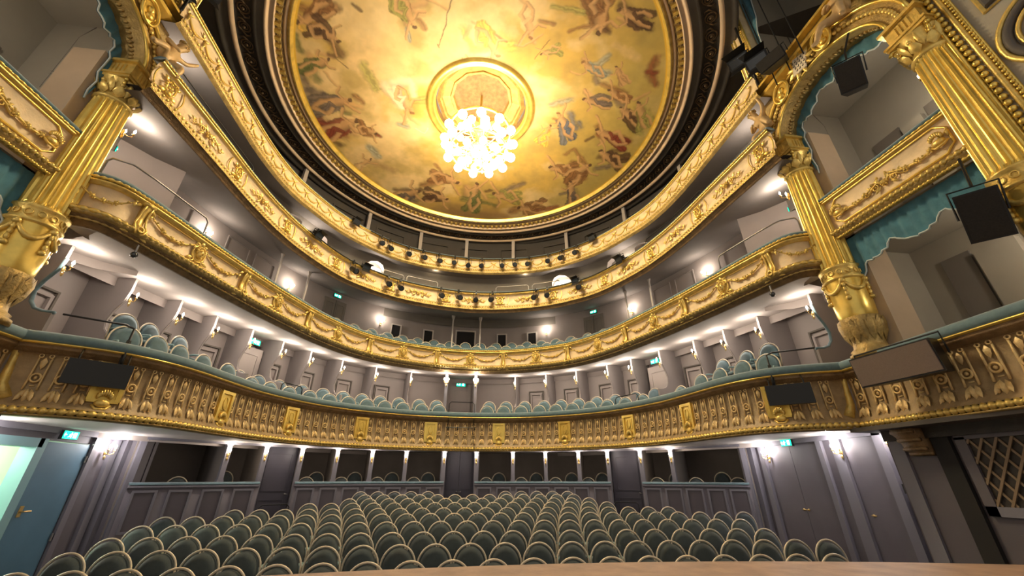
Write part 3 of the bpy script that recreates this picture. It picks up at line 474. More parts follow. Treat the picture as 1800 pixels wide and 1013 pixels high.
def painting():
    nr, na = 220, 960
    T, A = np.meshgrid(np.linspace(0, 1, nr), np.linspace(0, 2*np.pi, na, endpoint=False), indexing='ij')
    xi, yi = HC[0]+RI*np.cos(A), HC[1]+RI*np.sin(A); xo, yo = RO*np.cos(A), YC+RO*np.sin(A)
    X = xi+(xo-xi)*T; Y = yi+(yo-yi)*T; Z = dome_z(np.hypot(X, Y-YC))
    n1 = fbm(X, Y, .45, 3); n2 = fbm(X, Y, 1.1, 21); n3 = fbm(X, Y, 4.0, 40)
    col = np.zeros(X.shape+(3,)); mix = lambda c, d, w: c*(1-w[..., None])+np.array(d)*w[..., None]
    col[:] = (.68, .44, .11)
    col = mix(col, (.86, .62, .30), np.clip((n1-.47)*7, 0, 1)*.9)
    col = mix(col, (.47, .33, .10), np.clip((n2-.50)*6, 0, 1)*.7)
    col = mix(col, (.92, .70, .38), np.clip((.42-n2)*6, 0, 1)*.6)
    col = mix(col, (.33, .19, .08), np.clip((Y-13.1+.5*(n2-.5))*1.1, 0, 1)*np.clip(1-np.abs(X+.5)/4.5, 0, 1))
    col = mix(col, (.55, .43, .13), np.clip((X-2.2+1.5*(n1-.5))*.6, 0, 1)*.55)
    xw = X+.05*(fbm(X, Y, 3.5, 60)-.5)*2; yw = Y+.05*(fbm(X, Y, 3.5, 70)-.5)*2
    fine = fbm(X, Y, 7, 90); fold = fbm(xw*2, yw*2, 5, 95); fold2 = fbm(X, Y, 1.8, 130)
    for pts, w, key in FIG:
        base = key.isupper(); key = key.lower()
        lo = np.min(np.array(pts), 0)-2.2*w-.1; hi = np.max(np.array(pts), 0)+2.2*w+.1
        S = np.nonzero((X > lo[0])&(X < hi[0])&(Y > lo[1])&(Y < hi[1]))
        if not len(S[0]): continue
        x, y, fo = xw[S], yw[S], fold[S]; D = np.full(x.shape, 9.0); Q = np.zeros(x.shape)
        for (ax, ay), (bx, by) in zip(pts, pts[1:]):
            dx, dy = bx-ax, by-ay; L = dx*dx+dy*dy+1e-9
            t = np.clip(((x-ax)*dx+(y-ay)*dy)/L, 0, 1); d = np.hypot(x-ax-t*dx, y-ay-t*dy); q = ((x-ax)*dy-(y-ay)*dx)/L**.5
            Q = np.where(d < D, q, Q); D = np.minimum(D, d)
        soft = 1.1 if base else .32; fo = np.clip(fo+(fold2[S]-.5)*1.6, -.3, 1.4) if base else fo
        m = np.clip((w*(1+.7*(fo-.5))-D)/(w*soft)+.3, 0, 1); m = m*m*(3-2*m)*(.78 if base else .88)
        sh = (.80+.28*np.clip(Q/w, -1, 1)) if key in 'kw' else (.62+.5*(.5+.5*np.sin(Q/w*6+fo*7))*(.6+.8*fo))
        sh *= .72+.36*np.clip(1.15-D/w, 0, 1)
        if key in 'ce': sh = .72+.2*fo; m = m*.7
        c = np.array(PAL[key])[None, :]*sh[:, None]*1.25
        col[S] = col[S]*(1-m[:, None])+c*m[:, None]
    edge = np.clip((np.hypot(X, Y-YC)-5.42)/.02, 0, 1)
    col *= (.88+.24*n3)[..., None]; col *= (.93+.14*fine)[..., None]*.88
    col = mix(col, (.80, .52, .07), edge)
    v = np.stack([X, Y, Z], -1).reshape(-1, 3)
    i, j = np.meshgrid(np.arange(nr-1), np.arange(na), indexing='ij'); j2 = (j+1) % na
    f = np.stack([i*na+j, i*na+j2, (i+1)*na+j2, (i+1)*na+j], -1).reshape(-1, 4)
    me = bpy.data.meshes.new('painted_ceiling'); me.vertices.add(len(v)); me.vertices.foreach_set('co', v.ravel().astype('f'))
    me.loops.add(f.size); me.loops.foreach_set('vertex_index', f.ravel()); me.polygons.add(len(f))
    me.polygons.foreach_set('loop_start', np.arange(0, f.size, 4)); me.polygons.foreach_set('loop_total', np.full(len(f), 4))
    me.update(calc_edges=True); me.polygons.foreach_set('use_smooth', [True]*len(f))
    ca = me.color_attributes.new('fresco', 'FLOAT_COLOR', 'POINT')
    ca.data.foreach_set('color', np.concatenate([np.clip(col, 0, 1).reshape(-1, 3), np.ones((len(v), 1))], 1).ravel().astype('f'))
    m = mat('fresco_paint', (.7, .5, .2), .65); nt = m.node_tree
    at = nt.nodes.new('ShaderNodeVertexColor'); at.layer_name = 'fresco'
    nt.links.new(at.outputs['Color'], nt.nodes['Principled BSDF'].inputs['Base Color']); me.materials.append(m)
    return me
ceil = sroot('ceiling', (0, YC, 10.36))
p = obj('painted_dome', painting(), ceil, (0,0,0)); p['label'] = 'golden fresco of clouds and robed figures'
def crown(name, prof, m, n=180, smooth=True, c=(0, YC, 0)):
    o = MB().lathe(prof, n, c).build(name, m, ceil, smooth); o.location = -Vector(ceil['o']); return o
crown('gold_cove', [(5.47,10.37),(5.5,10.31),(5.535,10.25)], 'goldb'); crown('brown_cove', [(5.53,10.255),(5.56,10.24),(5.60,10.27),(5.63,10.30)], 'goldd')
crown('bead_ring', [(5.62,10.29),(5.655,10.255),(5.69,10.28)], 'peach')
crown('dentil_bed', [(5.68,10.30),(5.86,10.22),(5.87,10.12)], 'umber')
crown('cream_ring', [(5.86,10.17),(5.87,10.10),(5.895,10.09),(5.90,10.11),(5.95,10.07),(5.96,10.09),(6.0,10.06),(6.01,10.03),(6.06,10.0),(6.075,10.04)], 'peach')
crown('grey_ring', [(6.07,10.03),(6.12,10.05),(6.22,10.05),(6.27,10.02),(6.30,10.05)], 'greyb')
crown('dark_frieze', [(6.29,10.05),(6.34,10.09),(6.66,10.09),(6.70,10.05)], 'frieze')
crown('outer_peach_ring', [(6.69,10.06),(6.72,10.01),(6.77,9.995),(6.80,10.02)], 'peach')
crown('outer_grey_ring', [(6.79,10.02),(6.86,10.04),(7.0,10.03),(7.06,9.98),(7.10,10.06)], 'greyb')
o = MB().lathe([(7.09,10.07),(12.5,10.12)], 120, (0,YC,0), -.53, PI+.53).build('outer_field', 'greyb', ceil, True); o.location = -Vector(ceil['o'])
o = MB().lathe([(7.09,10.06),(7.12,12.3)], 60, (0,YC,0), PI+.53, 2*PI-.53).build('ring_upstand', 'greyb', ceil, True); o.location = -Vector(ceil['o'])
o = MB().box(-9.5,9.5,-1.6,6.2,12.25,12.35).build('proscenium_soffit', 'greyb', ceil); o.location = -Vector(ceil['o'])
# dentils and frieze rosettes, one object each
dm = MB().box(-.042,.042,-.075,.06,-.05,.03)
dm.box(-.03,.03,-.09,-.07,-.03,.02); dm = dm.mesh('dentil', 'gold')
rm = MB().ring((0,0,0), .045, .045, .012, 8, 4, 'z'); rm.sphere((0,0,-.01), .022, 6, 4); rm = rm.mesh('dentil_rosette', 'goldd')
ND = 180
for i in range(ND):
    a = 2*PI*(i+.5)/ND
    if math.sin(a) < -.72: continue
    obj('dentil', dm, ceil, (5.79*math.cos(a), YC+5.79*math.sin(a), 10.19), a+PI/2)
    a += PI/ND; obj('dentil_rosette', rm, ceil, (5.76*math.cos(a), YC+5.76*math.sin(a), 10.215), a+PI/2)
fm = MB().ring((0,0,0), .13, .13, .02, 12, 4, 'z'); fm.ring((.02,.01,-.01), .07, .07, .016, 9, 4, 'z'); fm.sphere((0,0,-.02), .04, 6, 4)
fm.tube([(-.13,-.05,0),(-.22,.03,-.01),(-.2,.12,0),(-.13,.13,0)], [.02,.024,.016,.008], 5); fm.tube([(.13,.05,0),(.21,-.04,-.01),(.19,-.12,0)], [.02,.024,.008], 5)
fm = fm.mesh('frieze_scroll', 'bronze', True)
NF = 84
for i in range(NF):
    a = 2*PI*(i+.5)/NF
    if math.sin(a) < -.72: continue
    obj('frieze_scroll', fm, ceil, (6.5*math.cos(a), YC+6.5*math.sin(a), 10.085), a+PI/2)
# recess of the chandelier
c0 = (HC[0], HC[1], 0); zc = dome_z(0)
crown('opening_rim', [(1.74,zc-.02),(1.70,zc-.10),(1.62,zc-.12),(1.55,zc-.07),(1.52,zc-.10),(1.46,zc-.06),(1.44,zc+.05)], 'goldb', 72, True, c0)
crown('opening_wall', [(1.45,zc+.0),(1.44,zc+.30)], 'umber', 72, True, c0)
crown('opening_dodecagon', [(1.44,zc+.26),(1.32,zc+.22),(1.28,zc+.26),(1.26,zc+.36),(1.02,zc+.44),(1.0,zc+.40),(.92,zc+.42),(.9,zc+.6)], 'goldd', 12, False, c0)
crown('opening_cap', [(.91,zc+.58),(.3,zc+.66),(.0,zc+.67)], 'umber', 24, True, c0)

# ------------------------------------------------------------------ soffits and back walls of the tiers
def sw(name, plan, prof, m, a=None, b=None, ds=.2): return struct(plan.sweep(prof, a, b, ds).build(name, m, smooth=True))
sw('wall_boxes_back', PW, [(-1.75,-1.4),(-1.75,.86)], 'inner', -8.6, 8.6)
sw('wall_first_tier', W1, [(-.95,.7),(-.95,3.55)], 'wall')
sw('floor_first_tier', B1, [(-.2,1.2),(-.92,1.2),(-.92,1.44),(-3.0,1.44)], 'carpet')
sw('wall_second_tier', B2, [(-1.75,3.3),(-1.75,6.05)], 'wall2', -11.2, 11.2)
sw('floor_second_tier', B2, [(-1.8,3.89),(-.84,3.89),(-.84,3.58),(-.1,3.58)], 'carpet')
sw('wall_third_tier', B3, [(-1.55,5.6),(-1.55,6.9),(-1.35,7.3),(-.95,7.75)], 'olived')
sw('floor_third_tier', B3, [(-1.6,6.0),(-.1,5.75)], 'carpet')
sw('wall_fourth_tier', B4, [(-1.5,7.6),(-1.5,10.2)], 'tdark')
sw('floor_fourth_tier', B4, [(-1.6,7.9),(-.1,7.7)], 'carpet')
# ------------------------------------------------------------------ relief ornaments (front towards -y)
def prismx(mb, poly, x0, x1):
    n = len(poly); k = len(mb.v)
    mb.v += [(x0, y, z) for y, z in poly]+[(x1, y, z) for y, z in poly]
    mb.f.append(tuple(k+i for i in range(n))); mb.f.append(tuple(k+n+i for i in range(n))[::-1])
    for i in range(n): j = (i+1) % n; mb.f.append((k+i, k+n+i, k+n+j, k+j))
    return mb
def leaf(mb, base, tip, w, th=.02):
    """pointed acanthus leaf with a raised mid rib"""
    a = Vector(base); b = Vector(tip); d = b-a; u = d.cross(Vector((0,1,0)))
    u = u.normalized()*w/2 if u.length > 1e-5 else Vector((w/2,0,0)); n = Vector((0,-th,0))
    m1 = a+d*.35; m2 = a+d*.7
    mb.add([a, m1-u, m1+n*1.6, m1+u, m2-u*.75, m2+n*1.4, m2+u*.75, b],
           [(0,1,2),(0,2,3),(1,4,5,2),(2,5,6,3),(4,7,5),(5,7,6)])
    return mb
def orn_flute():
    mb = MB()
    for x in (-.062, .062):
        mb.tube([(x,-.015,.55),(x,-.02,.40),(x,-.02,.26),(x*1.05,-.03,.16)], .012, 5)
        mb.ring((x*.8,-.025,.565), .022, .022, .009, 8, 4)
    mb.ring((0,-.028,.30), .05, .05, .014, 12, 5); mb.sphere((0,-.025,.30), .022, 6, 4)
    leaf(mb, (0,-.02,.55), (0,-.02,.40), .07); mb.box(-.025,.025,-.02,0,.20,.215)
    for s in (-1, 1):
        leaf(mb, (s*.02,-.03,.17), (s*.075,-.09,.02), .06); mb.sphere((s*.05,-.07,.07), (.022,.02,.035), 6, 4)
    leaf(mb, (0,-.05,.0), (0,-.06,.17), .06, .03)
    return mb.mesh('relief_bay', 'b1relief', True)
def orn_plaque(w=.15):
    mb = MB(); z0, z1 = .10, .57
    mb.box(-w,w,-.035,.02,z0,z1)
    for x in (-w, w): mb.box(x-.028,x+.028,-.07,.02,z0,z1)
    mb.box(-w-.03,w+.03,-.075,.02,z1-.05,z1); mb.box(-w-.02,w+.02,-.065,.02,z0-.02,z0+.03)
    mb.box(-w*.62,w*.62,-.05,.0,z0+.16,z1-.09); mb.ring((0,-.055,.37), .055, .10, .01, 12, 4)
    return mb.mesh('plaque', 'goldb')
def orn_shell():
    mb = MB()
    for i in range(7):
        a = -.95+1.9*i/6; mb.sphere((.085*math.sin(a),-.075,.10+.10*math.cos(a)), (.022,.03,.045), 6, 4)
    mb.sphere((0,-.07,.07), (.09,.04,.05), 8, 5); mb.tube([(-.1,-.05,.05),(-.05,-.08,.0),(.05,-.08,.0),(.1,-.05,.05)], .018, 5)
    return mb.mesh('shell', 'gold', True)
def orn_bracket():
    mb = MB()
    prismx(mb, [(.02,.52),(-.10,.52),(-.11,.46),(-.075,.40),(-.055,.28),(-.06,.16),(-.11,.10),(-.13,.03),(-.09,-.02),(.02,-.02)], -.05, .05)
    for x in (-.055, .055):
        mb.tube([(x,-.11,.48),(x,-.08,.40),(x*1.05,-.065,.27),(x*1.5,-.075,.15),(x*1.7,-.125,.07),(x*1.2,-.13,.0),(x*.6,-.11,-.03)], .016, 5)
    mb.box(-.085,.085,-.13,.02,.49,.54); mb.ring((0,-.135,.05), .045, .045, .016, 10, 5)
    for s in (-1, 1):
        leaf(mb, (s*.06,-.06,.0), (s*.21,-.05,-.06), .07); leaf(mb, (s*.07,-.05,.5), (s*.17,-.05,.42), .06)
    return mb.mesh('bracket', 'gold', True)
def orn_mask():
    mb = MB(); mb.ring((0,-.02,0), .135, .165, .02, 18, 5)
    mb.sphere((0,-.02,0), (.12,.02,.15), 12, 6); mb.sphere((0,-.05,-.005), (.075,.06,.11), 10, 7)
    mb.sphere((0,-.115,-.01), (.016,.022,.035), 6, 4); mb.sphere((0,-.10,-.058), (.03,.014,.011), 6, 4); mb.sphere((0,-.09,-.095), (.03,.022,.022), 6, 4)
    for s in (-1, 1):
        mb.sphere((s*.033,-.098,.022), (.017,.01,.009), 6, 4); mb.tube([(s*.012,-.11,.035),(s*.035,-.108,.045),(s*.06,-.095,.035)], .007, 4)
        mb.sphere((s*.075,-.055,.03), (.02,.03,.06), 6, 4); mb.spiral((s*.13,-.15), .06, 1.2, .018, s, PI/2, -.03, 10)
        leaf(mb, (s*.03,-.03,.15), (s*.13,-.03,.20), .07); leaf(mb, (s*.1,-.03,-.12), (s*.24,-.03,-.17), .07)
    for i in range(7):
        a = PI*(i/6); mb.sphere((.085*math.cos(a),-.06,.045+.075*math.sin(a)), .028, 6, 4)
    leaf(mb, (0,-.03,.14), (0,-.05,.25), .1)
    return mb.mesh('mask_medallion', 'gold', True)
def orn_garland(w=.86, sag=.17, m='gold', n=14, r=.013, blobs=True):
    mb = MB(); P = []
    for i in range(n+1):
        t = i/n; P.append((-w/2+w*t, -.025, -sag*4*t*(1-t)))
    mb.tube(P, [r*(.7+.9*math.sin(PI*i/n)) for i in range(n+1)], 5)
    rr = random.Random(3)
    for i in range(1, n):
        x, y, z = P[i]; s = -1 if i % 2 else 1
        leaf(mb, (x, y, z), (x+rr.uniform(-.05,.05), y-.02, z+s*rr.uniform(.03,.055)), .035)
    if blobs:
        for t in (.3, .5, .7):
            x = -w/2+w*t; z = -sag*4*t*(1-t); mb.sphere((x,-.04,z), .03, 7, 5)
            for k in range(5): a = k*2*PI/5; mb.sphere((x+.032*math.cos(a),-.035,z+.032*math.sin(a)), .017, 5, 4)
    for s in (-1, 1):
        leaf(mb, (s*w/2,-.03,.0), (s*w/2-.02,-.03,-.11), .045); mb.sphere((s*w/2,-.03,.0), .022, 6, 4)
    return mb.mesh('garland', m, True)
def orn_scroll(w=.95, m='gold'):
    mb = MB()
    for s in (-1, 1):
        mb.tube([(0,-.02,-.02),(s*.12*w,-.03,.07),(s*.25*w,-.03,.03),(s*.36*w,-.03,-.06)], [.022,.02,.018,.014], 5)
        mb.spiral((s*.2*w,.0), .075, 1.4, .016, s, PI*.5, -.025); mb.spiral((s*.40*w,-.03), .06, 1.3, .014, -s, PI*.5, -.025)
        leaf(mb, (s*.05,-.02,.02), (s*.18*w,-.03,.15), .07); leaf(mb, (s*.25*w,-.02,.0), (s*.36*w,-.03,.12), .06)
        leaf(mb, (s*.1*w,-.02,-.03), (s*.24*w,-.03,-.14), .06); leaf(mb, (s*.4*w,-.02,-.02), (s*.52*w,-.02,.02), .05)
    mb.sphere((0,-.04,0), .05, 8, 5)
    for k in range(6): a = k*PI/3; mb.sphere((.055*math.cos(a),-.035,.055*math.sin(a)), .026, 5, 4)
    return mb.mesh('scroll_relief', m, True)
def orn_lyre():
    mb = MB()
    for s in (-1, 1):
        mb.tube([(s*.03,-.04,-.14),(s*.09,-.04,-.08),(s*.10,-.04,.03),(s*.05,-.04,.10),(s*.10,-.04,.17)], [.02,.022,.018,.016,.012], 5)
        leaf(mb, (s*.04,-.02,-.12), (s*.2,-.03,-.16), .08); leaf(mb, (s*.08,-.02,.08), (s*.19,-.03,.15), .07)
        P = [(s*(.27+.05*math.sin(PI*t)), -.015, -.19+.38*t) for t in [i/6 for i in range(7)]]; mb.tube(P, .012, 4)
    mb.box(-.10,.10,-.055,-.02,.12,.15); mb.sphere((0,-.04,-.13), (.08,.04,.05), 8, 5)
    for x in (-.03, 0, .03): mb.tube([(x,-.045,-.1),(x,-.045,.13)], .004, 4)
    for k in range(7): mb.sphere((R_.uniform(-.12,.12),-.04,R_.uniform(-.05,.1)), .025, 5, 4)
    return mb.mesh('lyre_relief', 'goldb', True)
def orn_festoon():
    mb = MB(); w = .5
    P = [(-w/2+w*i/8, -.02, .05-.16*4*(i/8)*(1-i/8)) for i in range(9)]; mb.tube(P, [.008+.012*math.sin(PI*i/8) for i in range(9)], 5)
    P = [(x, y, z+.035) for x, y, z in P]; mb.tube(P, .005, 4)
    for s in (-1, 1): leaf(mb, (s*.24,-.02,.07), (s*.13,-.03,.13), .05)
    mb.sphere((-.25,-.03,.05), .03, 6, 4); leaf(mb, (-.25,-.02,.04), (-.25,-.03,-.15), .05, .03); mb.sphere((-.25,-.03,-.08), (.02,.02,.035), 5, 4)
    leaf(mb, (-.27,-.02,.05), (-.33,-.02,.13), .04); leaf(mb, (-.23,-.02,.05), (-.17,-.02,.13), .04)
    return mb.mesh('festoon', 'gold', True)
M['b1relief'] = mat('amber_gilded_relief', (.80, .58, .27), .42, .22, .2, 9, .3, 40)
M['b1body'] = mat('amber_gilded_ground', (.40, .285, .15), .5, .12, .25, 7, .3, 30)
FL, PQ, SH, BK, MK, GA, SCR, LY, FE = orn_flute(), orn_plaque(), orn_shell(), orn_bracket(), orn_mask(), orn_garland(), orn_scroll(), orn_lyre(), orn_festoon()

def swp(name, plan, prof, m, par, a=None, b=None, ds=.12, closed=False, caps=False, smooth=True):
    o = plan.sweep(prof, a, b, ds, None, closed, caps).build(name, m, par, smooth); o.location = -Vector(par['o']); return o
def bd(name, plan, d, z, r, pitch, m, par, a=None, b=None, sq=.45, ph=4):
    o = plan.beads(d, z, r, pitch, a, b, sq, None, 5, ph).build(name, m, par, True); o.location = -Vector(par['o']); return o

# ------------------------------------------------------------------ first tier front
def b1_front(plan, par, dz=0, shells=(), plaques=(), ends=True):
    z = lambda pr: [(d, h+dz) for d, h in pr]
    o = swp('velvet_rail', plan, z([(-.17,1.69),(-.17,1.75),(-.12,1.795),(.0,1.81),(.10,1.80),(.155,1.765),(.165,1.70),(.14,1.655),(0,1.65)]), 'velvet', par, closed=True, caps=True); o['label'] = 'padded teal velvet armrest'
    swp('gold_fillet', plan, z([(.10,1.66),(.145,1.655),(.15,1.635),(.11,1.625)]), 'goldb', par)
    swp('cornice', plan, z([(.11,1.63),(.10,1.605),(.115,1.595),(.10,1.57),(.06,1.55),(.055,1.53),(.03,1.525),(.025,1.50)]), 'umber', par)
    swp('body', plan, z([(.03,1.51),(0,1.49),(-.015,1.36),(-.01,1.15),(.015,1.0),(.06,.88),(.12,.815)]), 'b1body', par)
    bd('rope_moulding', plan, .125, .775+dz, .052, .085, 'gold', par)
    swp('lower_fillet', plan, z([(.12,.735),(.14,.73),(.14,.712),(.11,.705),(.02,.70)]), 'goldd', par)
b1 = root('balcony', 'lowest horseshoe balcony with amber relief bays, gold plaques and wide teal velvet rail', 'balcony', (0, 12.5, .7))
b1_front(B1, b1)
P1 = [-9.05,-7.02,-5.1,-3.1,-1.1,.95,2.97,5.0,6.95,9.0]
for u in P1:
    pl = B1.put('plaque', PQ, b1, u, .0, .855, (1,1,1.12)); sh = obj('shell', SH, pl)
for a, b in zip([-10.0]+P1, P1+[10.0]):
    n = 7 if b-a > 1.5 else 3
    for i in range(n):
        u = a+(b-a)*(i+1)/(n+1) if n == 7 else a+(b-a)*(i+1)/(n+1)
        B1.put('relief_bay', FL, b1, u, -.005, .86, (1,1,1.11))
OUT = Plan([(0,15.6),(3.5,15.2),(6.5,13.2),(8.4,10.8),(9.2,8.5),(9.2,6.6),(9.2,5.5)])
mb = MB(); U = [i/60 for i in range(-60, 61)]
for t in U:
    a_ = B1.off(t*B1.L, .04); c_ = OUT.off(t*OUT.L, 0); m_ = (a_[0]+(c_[0]-a_[0])*.12, a_[1]+(c_[1]-a_[1])*.12)
    mb.v += [(*a_,.702),(*m_,.79),(*c_,.80)]
mb.f = [(i*3+j,i*3+j+1,i*3+j+4,i*3+j+3) for i in range(120) for j in range(2)]
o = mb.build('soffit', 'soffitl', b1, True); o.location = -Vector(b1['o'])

# ------------------------------------------------------------------ second, third and fourth tier fronts
b2 = root('balcony', 'second balcony up with gilded masks, consoles and flower garlands on cream panels', 'balcony', (0, 13.6, 3.3))
swp('velvet_rail', B2, [(-.16,4.10),(-.15,4.165),(-.06,4.2),(.05,4.18),(.075,4.12),(.0,4.09)], 'velvet', b2, closed=True, caps=True)
bd('bead_moulding', B2, .075, 4.085, .03, .075, 'goldb', b2)
swp('upper_moulding', B2, [(.03,4.10),(.06,4.06),(.085,4.045),(.085,4.02),(.05,4.01),(.05,3.985),(.02,3.975)], 'gold', b2)
swp('panel_band', B2, [(.025,3.985),(.0,3.97),(-.005,3.8),(.0,3.6),(.03,3.55)], 'cream', b2)
swp('lower_moulding', B2, [(.02,3.575),(.06,3.56),(.10,3.52),(.12,3.47),(.09,3.43),(.05,3.425)], 'goldd', b2)
bd('leaf_moulding', B2, .105, 3.495, .042, .10, 'gold', b2, sq=.3)
swp('under_frieze', B2, [(.06,3.43),(.04,3.40),(-.01,3.385),(-.02,3.36),(-.06,3.345),(-.08,3.31),(-.12,3.30)], 'umber', b2)
bd('under_beads', B2, .02, 3.375, .022, .09, 'goldd', b2)
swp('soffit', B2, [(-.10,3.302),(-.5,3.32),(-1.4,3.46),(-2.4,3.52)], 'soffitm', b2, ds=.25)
BR = [-10.5,-8.2,-5.95,-3.55,-1.18,1.18,3.55,5.95,8.2,10.5]
for u in BR: B2.put('bracket', BK, b2, u, .0, 3.47)
MS = [(a+b)/2 for a, b in zip(BR, BR[1:])]
for u in MS: B2.put('mask_medallion', MK, b2, u, .0, 3.77)
allp = sorted(BR+MS)
for a, b in zip(allp, allp[1:]):
    B2.put('garland', GA, b2, (a+b)/2, .0, 3.90, (max(.6,(b-a-.26)/.86),1,1))
    o = MB().tube([(-.36,-.03,0),(.36,-.03,0)], .009, 5).mesh('gold_rod', 'goldb'); B2.put('gold_rod', o, b2, (a+b)/2, .0, 3.945)
for s in (-1, 1): B2.put('garland', GA, b2, s*10.98, .0, 3.90, (.75,1,1))

b3 = root('balcony', 'third balcony up with gilded acanthus scrolls and lyres on cream panels', 'balcony', (0, 13.7, 5.6))
swp('velvet_rail', B3, [(-.14,6.43),(-.13,6.48),(-.05,6.505),(.05,6.49),(.07,6.44),(.0,6.42)], 'velvet', b3, closed=True, caps=True)
bd('bead_moulding', B3, .07, 6.42, .026, .07, 'goldb', b3)
swp('upper_moulding', B3, [(.03,6.43),(.055,6.40),(.07,6.38),(.05,6.36),(.03,6.35)], 'gold', b3)
swp('panel_band', B3, [(.03,6.36),(.0,6.34),(-.02,6.1),(.0,5.92),(.03,5.885)], 'cream', b3)
swp('lower_moulding', B3, [(.02,5.90),(.06,5.885),(.09,5.84),(.07,5.80),(.10,5.77),(.10,5.72)], 'goldd', b3); swp('under_band', B3, [(.10,5.725),(.055,5.715),(.05,5.69),(.01,5.68),(-.0,5.65),(-.03,5.62)], 'umber', b3)
bd('leaf_moulding', B3, .07, 5.845, .036, .095, 'gold', b3, sq=.2); bd('under_beads', B3, .09, 5.745, .024, .075, 'goldb', b3, sq=.3)
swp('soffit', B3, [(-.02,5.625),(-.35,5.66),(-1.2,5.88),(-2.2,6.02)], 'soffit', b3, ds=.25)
n3 = 11
for k in range(-n3, n3+1):
    if k % 2: B3.put('lyre_relief', LY, b3, k*1.04, .005, 6.12)
    else: B3.put('scroll_relief', SCR, b3, k*1.04, .005, 6.12)

b4 = root('balcony', 'topmost balcony with gilded festoons on a narrow cream front', 'balcony', (0, 14.3, 7.5))
swp('velvet_rail', B4, [(-.12,8.29),(-.11,8.34),(-.04,8.36),(.04,8.345),(.06,8.30),(.0,8.28)], 'velvet', b4, closed=True, caps=True)
bd('bead_moulding', B4, .06, 8.275, .024, .065, 'goldb', b4)
swp('upper_moulding', B4, [(.03,8.285),(.05,8.25),(.06,8.23),(.03,8.215)], 'gold', b4)
swp('panel_band', B4, [(.025,8.22),(.0,8.2),(.0,7.84),(.03,7.81)], 'cream', b4)
swp('lower_moulding', B4, [(.02,7.825),(.06,7.80),(.09,7.75),(.07,7.70),(.08,7.66),(.05,7.62),(.0,7.58)], 'goldd', b4)
bd('leaf_moulding', B4, .07, 7.745, .038, .09, 'gold', b4, sq=.2); bd('under_beads', B4, .06, 7.65, .018, .07, 'gold', b4)
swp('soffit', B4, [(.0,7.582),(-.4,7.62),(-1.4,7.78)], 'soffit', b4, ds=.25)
for k in range(-23, 24): B4.put('festoon', FE, b4, k*.53, .0, 8.02)
# ------------------------------------------------------------------ lamps
def sconce(loc, rz, label, group, w=None, arms=2, z_out=.09, col=(1, .87, .72), cat='wall lamp'):
    """gilt wall bracket with candle arms; local front is -y"""
    r = root('wall_sconce', label, cat, loc, rz, group, absolute=False)
    obj('backplate', SP['plate'], r)
    for x in ((-.075, .075) if arms == 2 else (0,)):
        a = obj('arm', SP['arm'] if arms == 2 else SP['arm1'], r); a.location = (0,0,0); a.scale = (1 if x >= 0 else -1, 1, 1)
        b = obj('bulb', SP['bulb'], r); b.location = (x, -.11, .115)
    l = bpy.data.lights.new('lamp_light', 'POINT'); l.energy = w if w else SCONCE_W; l.color = col; l.shadow_soft_size = .05
    o = bpy.data.objects.new('lamp_light', l); COL.objects.link(o); o.parent = r; o.location = (0, -.17, .16)
    return r
SP = {}
mb = MB(); mb.sphere((0,-.005,0), (.03,.015,.06), 8, 5); leaf(mb, (0,-.015,-.03), (0,-.02,-.13), .05); SP['plate'] = mb.mesh('backplate', 'brass', True)
mb = MB(); mb.tube([(0,-.01,0),(.03,-.07,-.03),(.07,-.11,-.01),(.075,-.11,.04)], .008, 5); mb.lathe([(.0,.0),(.02,.0),(.024,.012),(.011,.015),(.011,.055),(0,.055)], 8, (.075,-.11,.035)); SP['arm'] = mb.mesh('arm', 'brass', True)
mb = MB(); mb.tube([(0,-.01,0),(0,-.07,-.03),(0,-.11,-.01),(0,-.11,.04)], .008, 5); mb.lathe([(.0,.0),(.02,.0),(.024,.012),(.011,.015),(.011,.055),(0,.055)], 8, (0,-.11,.035)); SP['arm1'] = mb.mesh('arm', 'brass', True)
SP['bulb'] = MB().lathe([(0,-.03),(.013,-.02),(.019,0),(.012,.025),(0,.05)], 8).mesh('bulb', 'bulb', True)
def sconce_on(plan, u, d, z, label, group, **k):
    p = plan.off(u, d); return sconce((p[0], p[1], z), plan.ang(u), label, group, **k)
def exit_sign(loc, rz, label, arrow=1, w=.3, h=.13):
    r = root('exit_sign', label, 'exit sign', loc, rz, 'green emergency exit signs', absolute=False)
    obj('casing', MB().box(-w/2-.01,w/2+.01,-.02,.03,-.01,h+.01).mesh('casing', 'black'), r)
    obj('green_panel', MB().box(-w/2,w/2,-.026,-.02,0,h).mesh('green_panel', 'green'), r)
    mb = MB(); y = -.031; s = arrow; k = h/.13
    mb.box(.25*w-.03,.25*w+.035,y,y+.004,.02*k,.11*k)                                   # doorway
    x = -.02*s
    mb.sphere((x-.02,y,.10*k), (.012,.003,.012), 6, 4); mb.tube([(x-.02,y,.088*k),(x-.035,y,.055*k)], .011, 4)
    for q in ([(x-.035,y,.055*k),(x-.012,y,.045*k),(x-.02,y,.018*k)], [(x-.035,y,.055*k),(x-.055,y,.035*k),(x-.078,y,.03*k)], [(x-.024,y,.082*k),(x+.0,y,.07*k),(x+.012,y,.08*k)], [(x-.024,y,.082*k),(x-.05,y,.075*k),(x-.055,y,.058*k)]): mb.tube(q, .006, 4)
    mb.box(-.45*w,-.30*w,y,y+.004,.06*k,.075*k); mb.prism([(-.47*w,.067*k),(-.40*w,.10*k),(-.40*w,.034*k)], y, y+.004)
    obj('running_figure', mb.mesh('running_figure', 'white'), r)
    return r
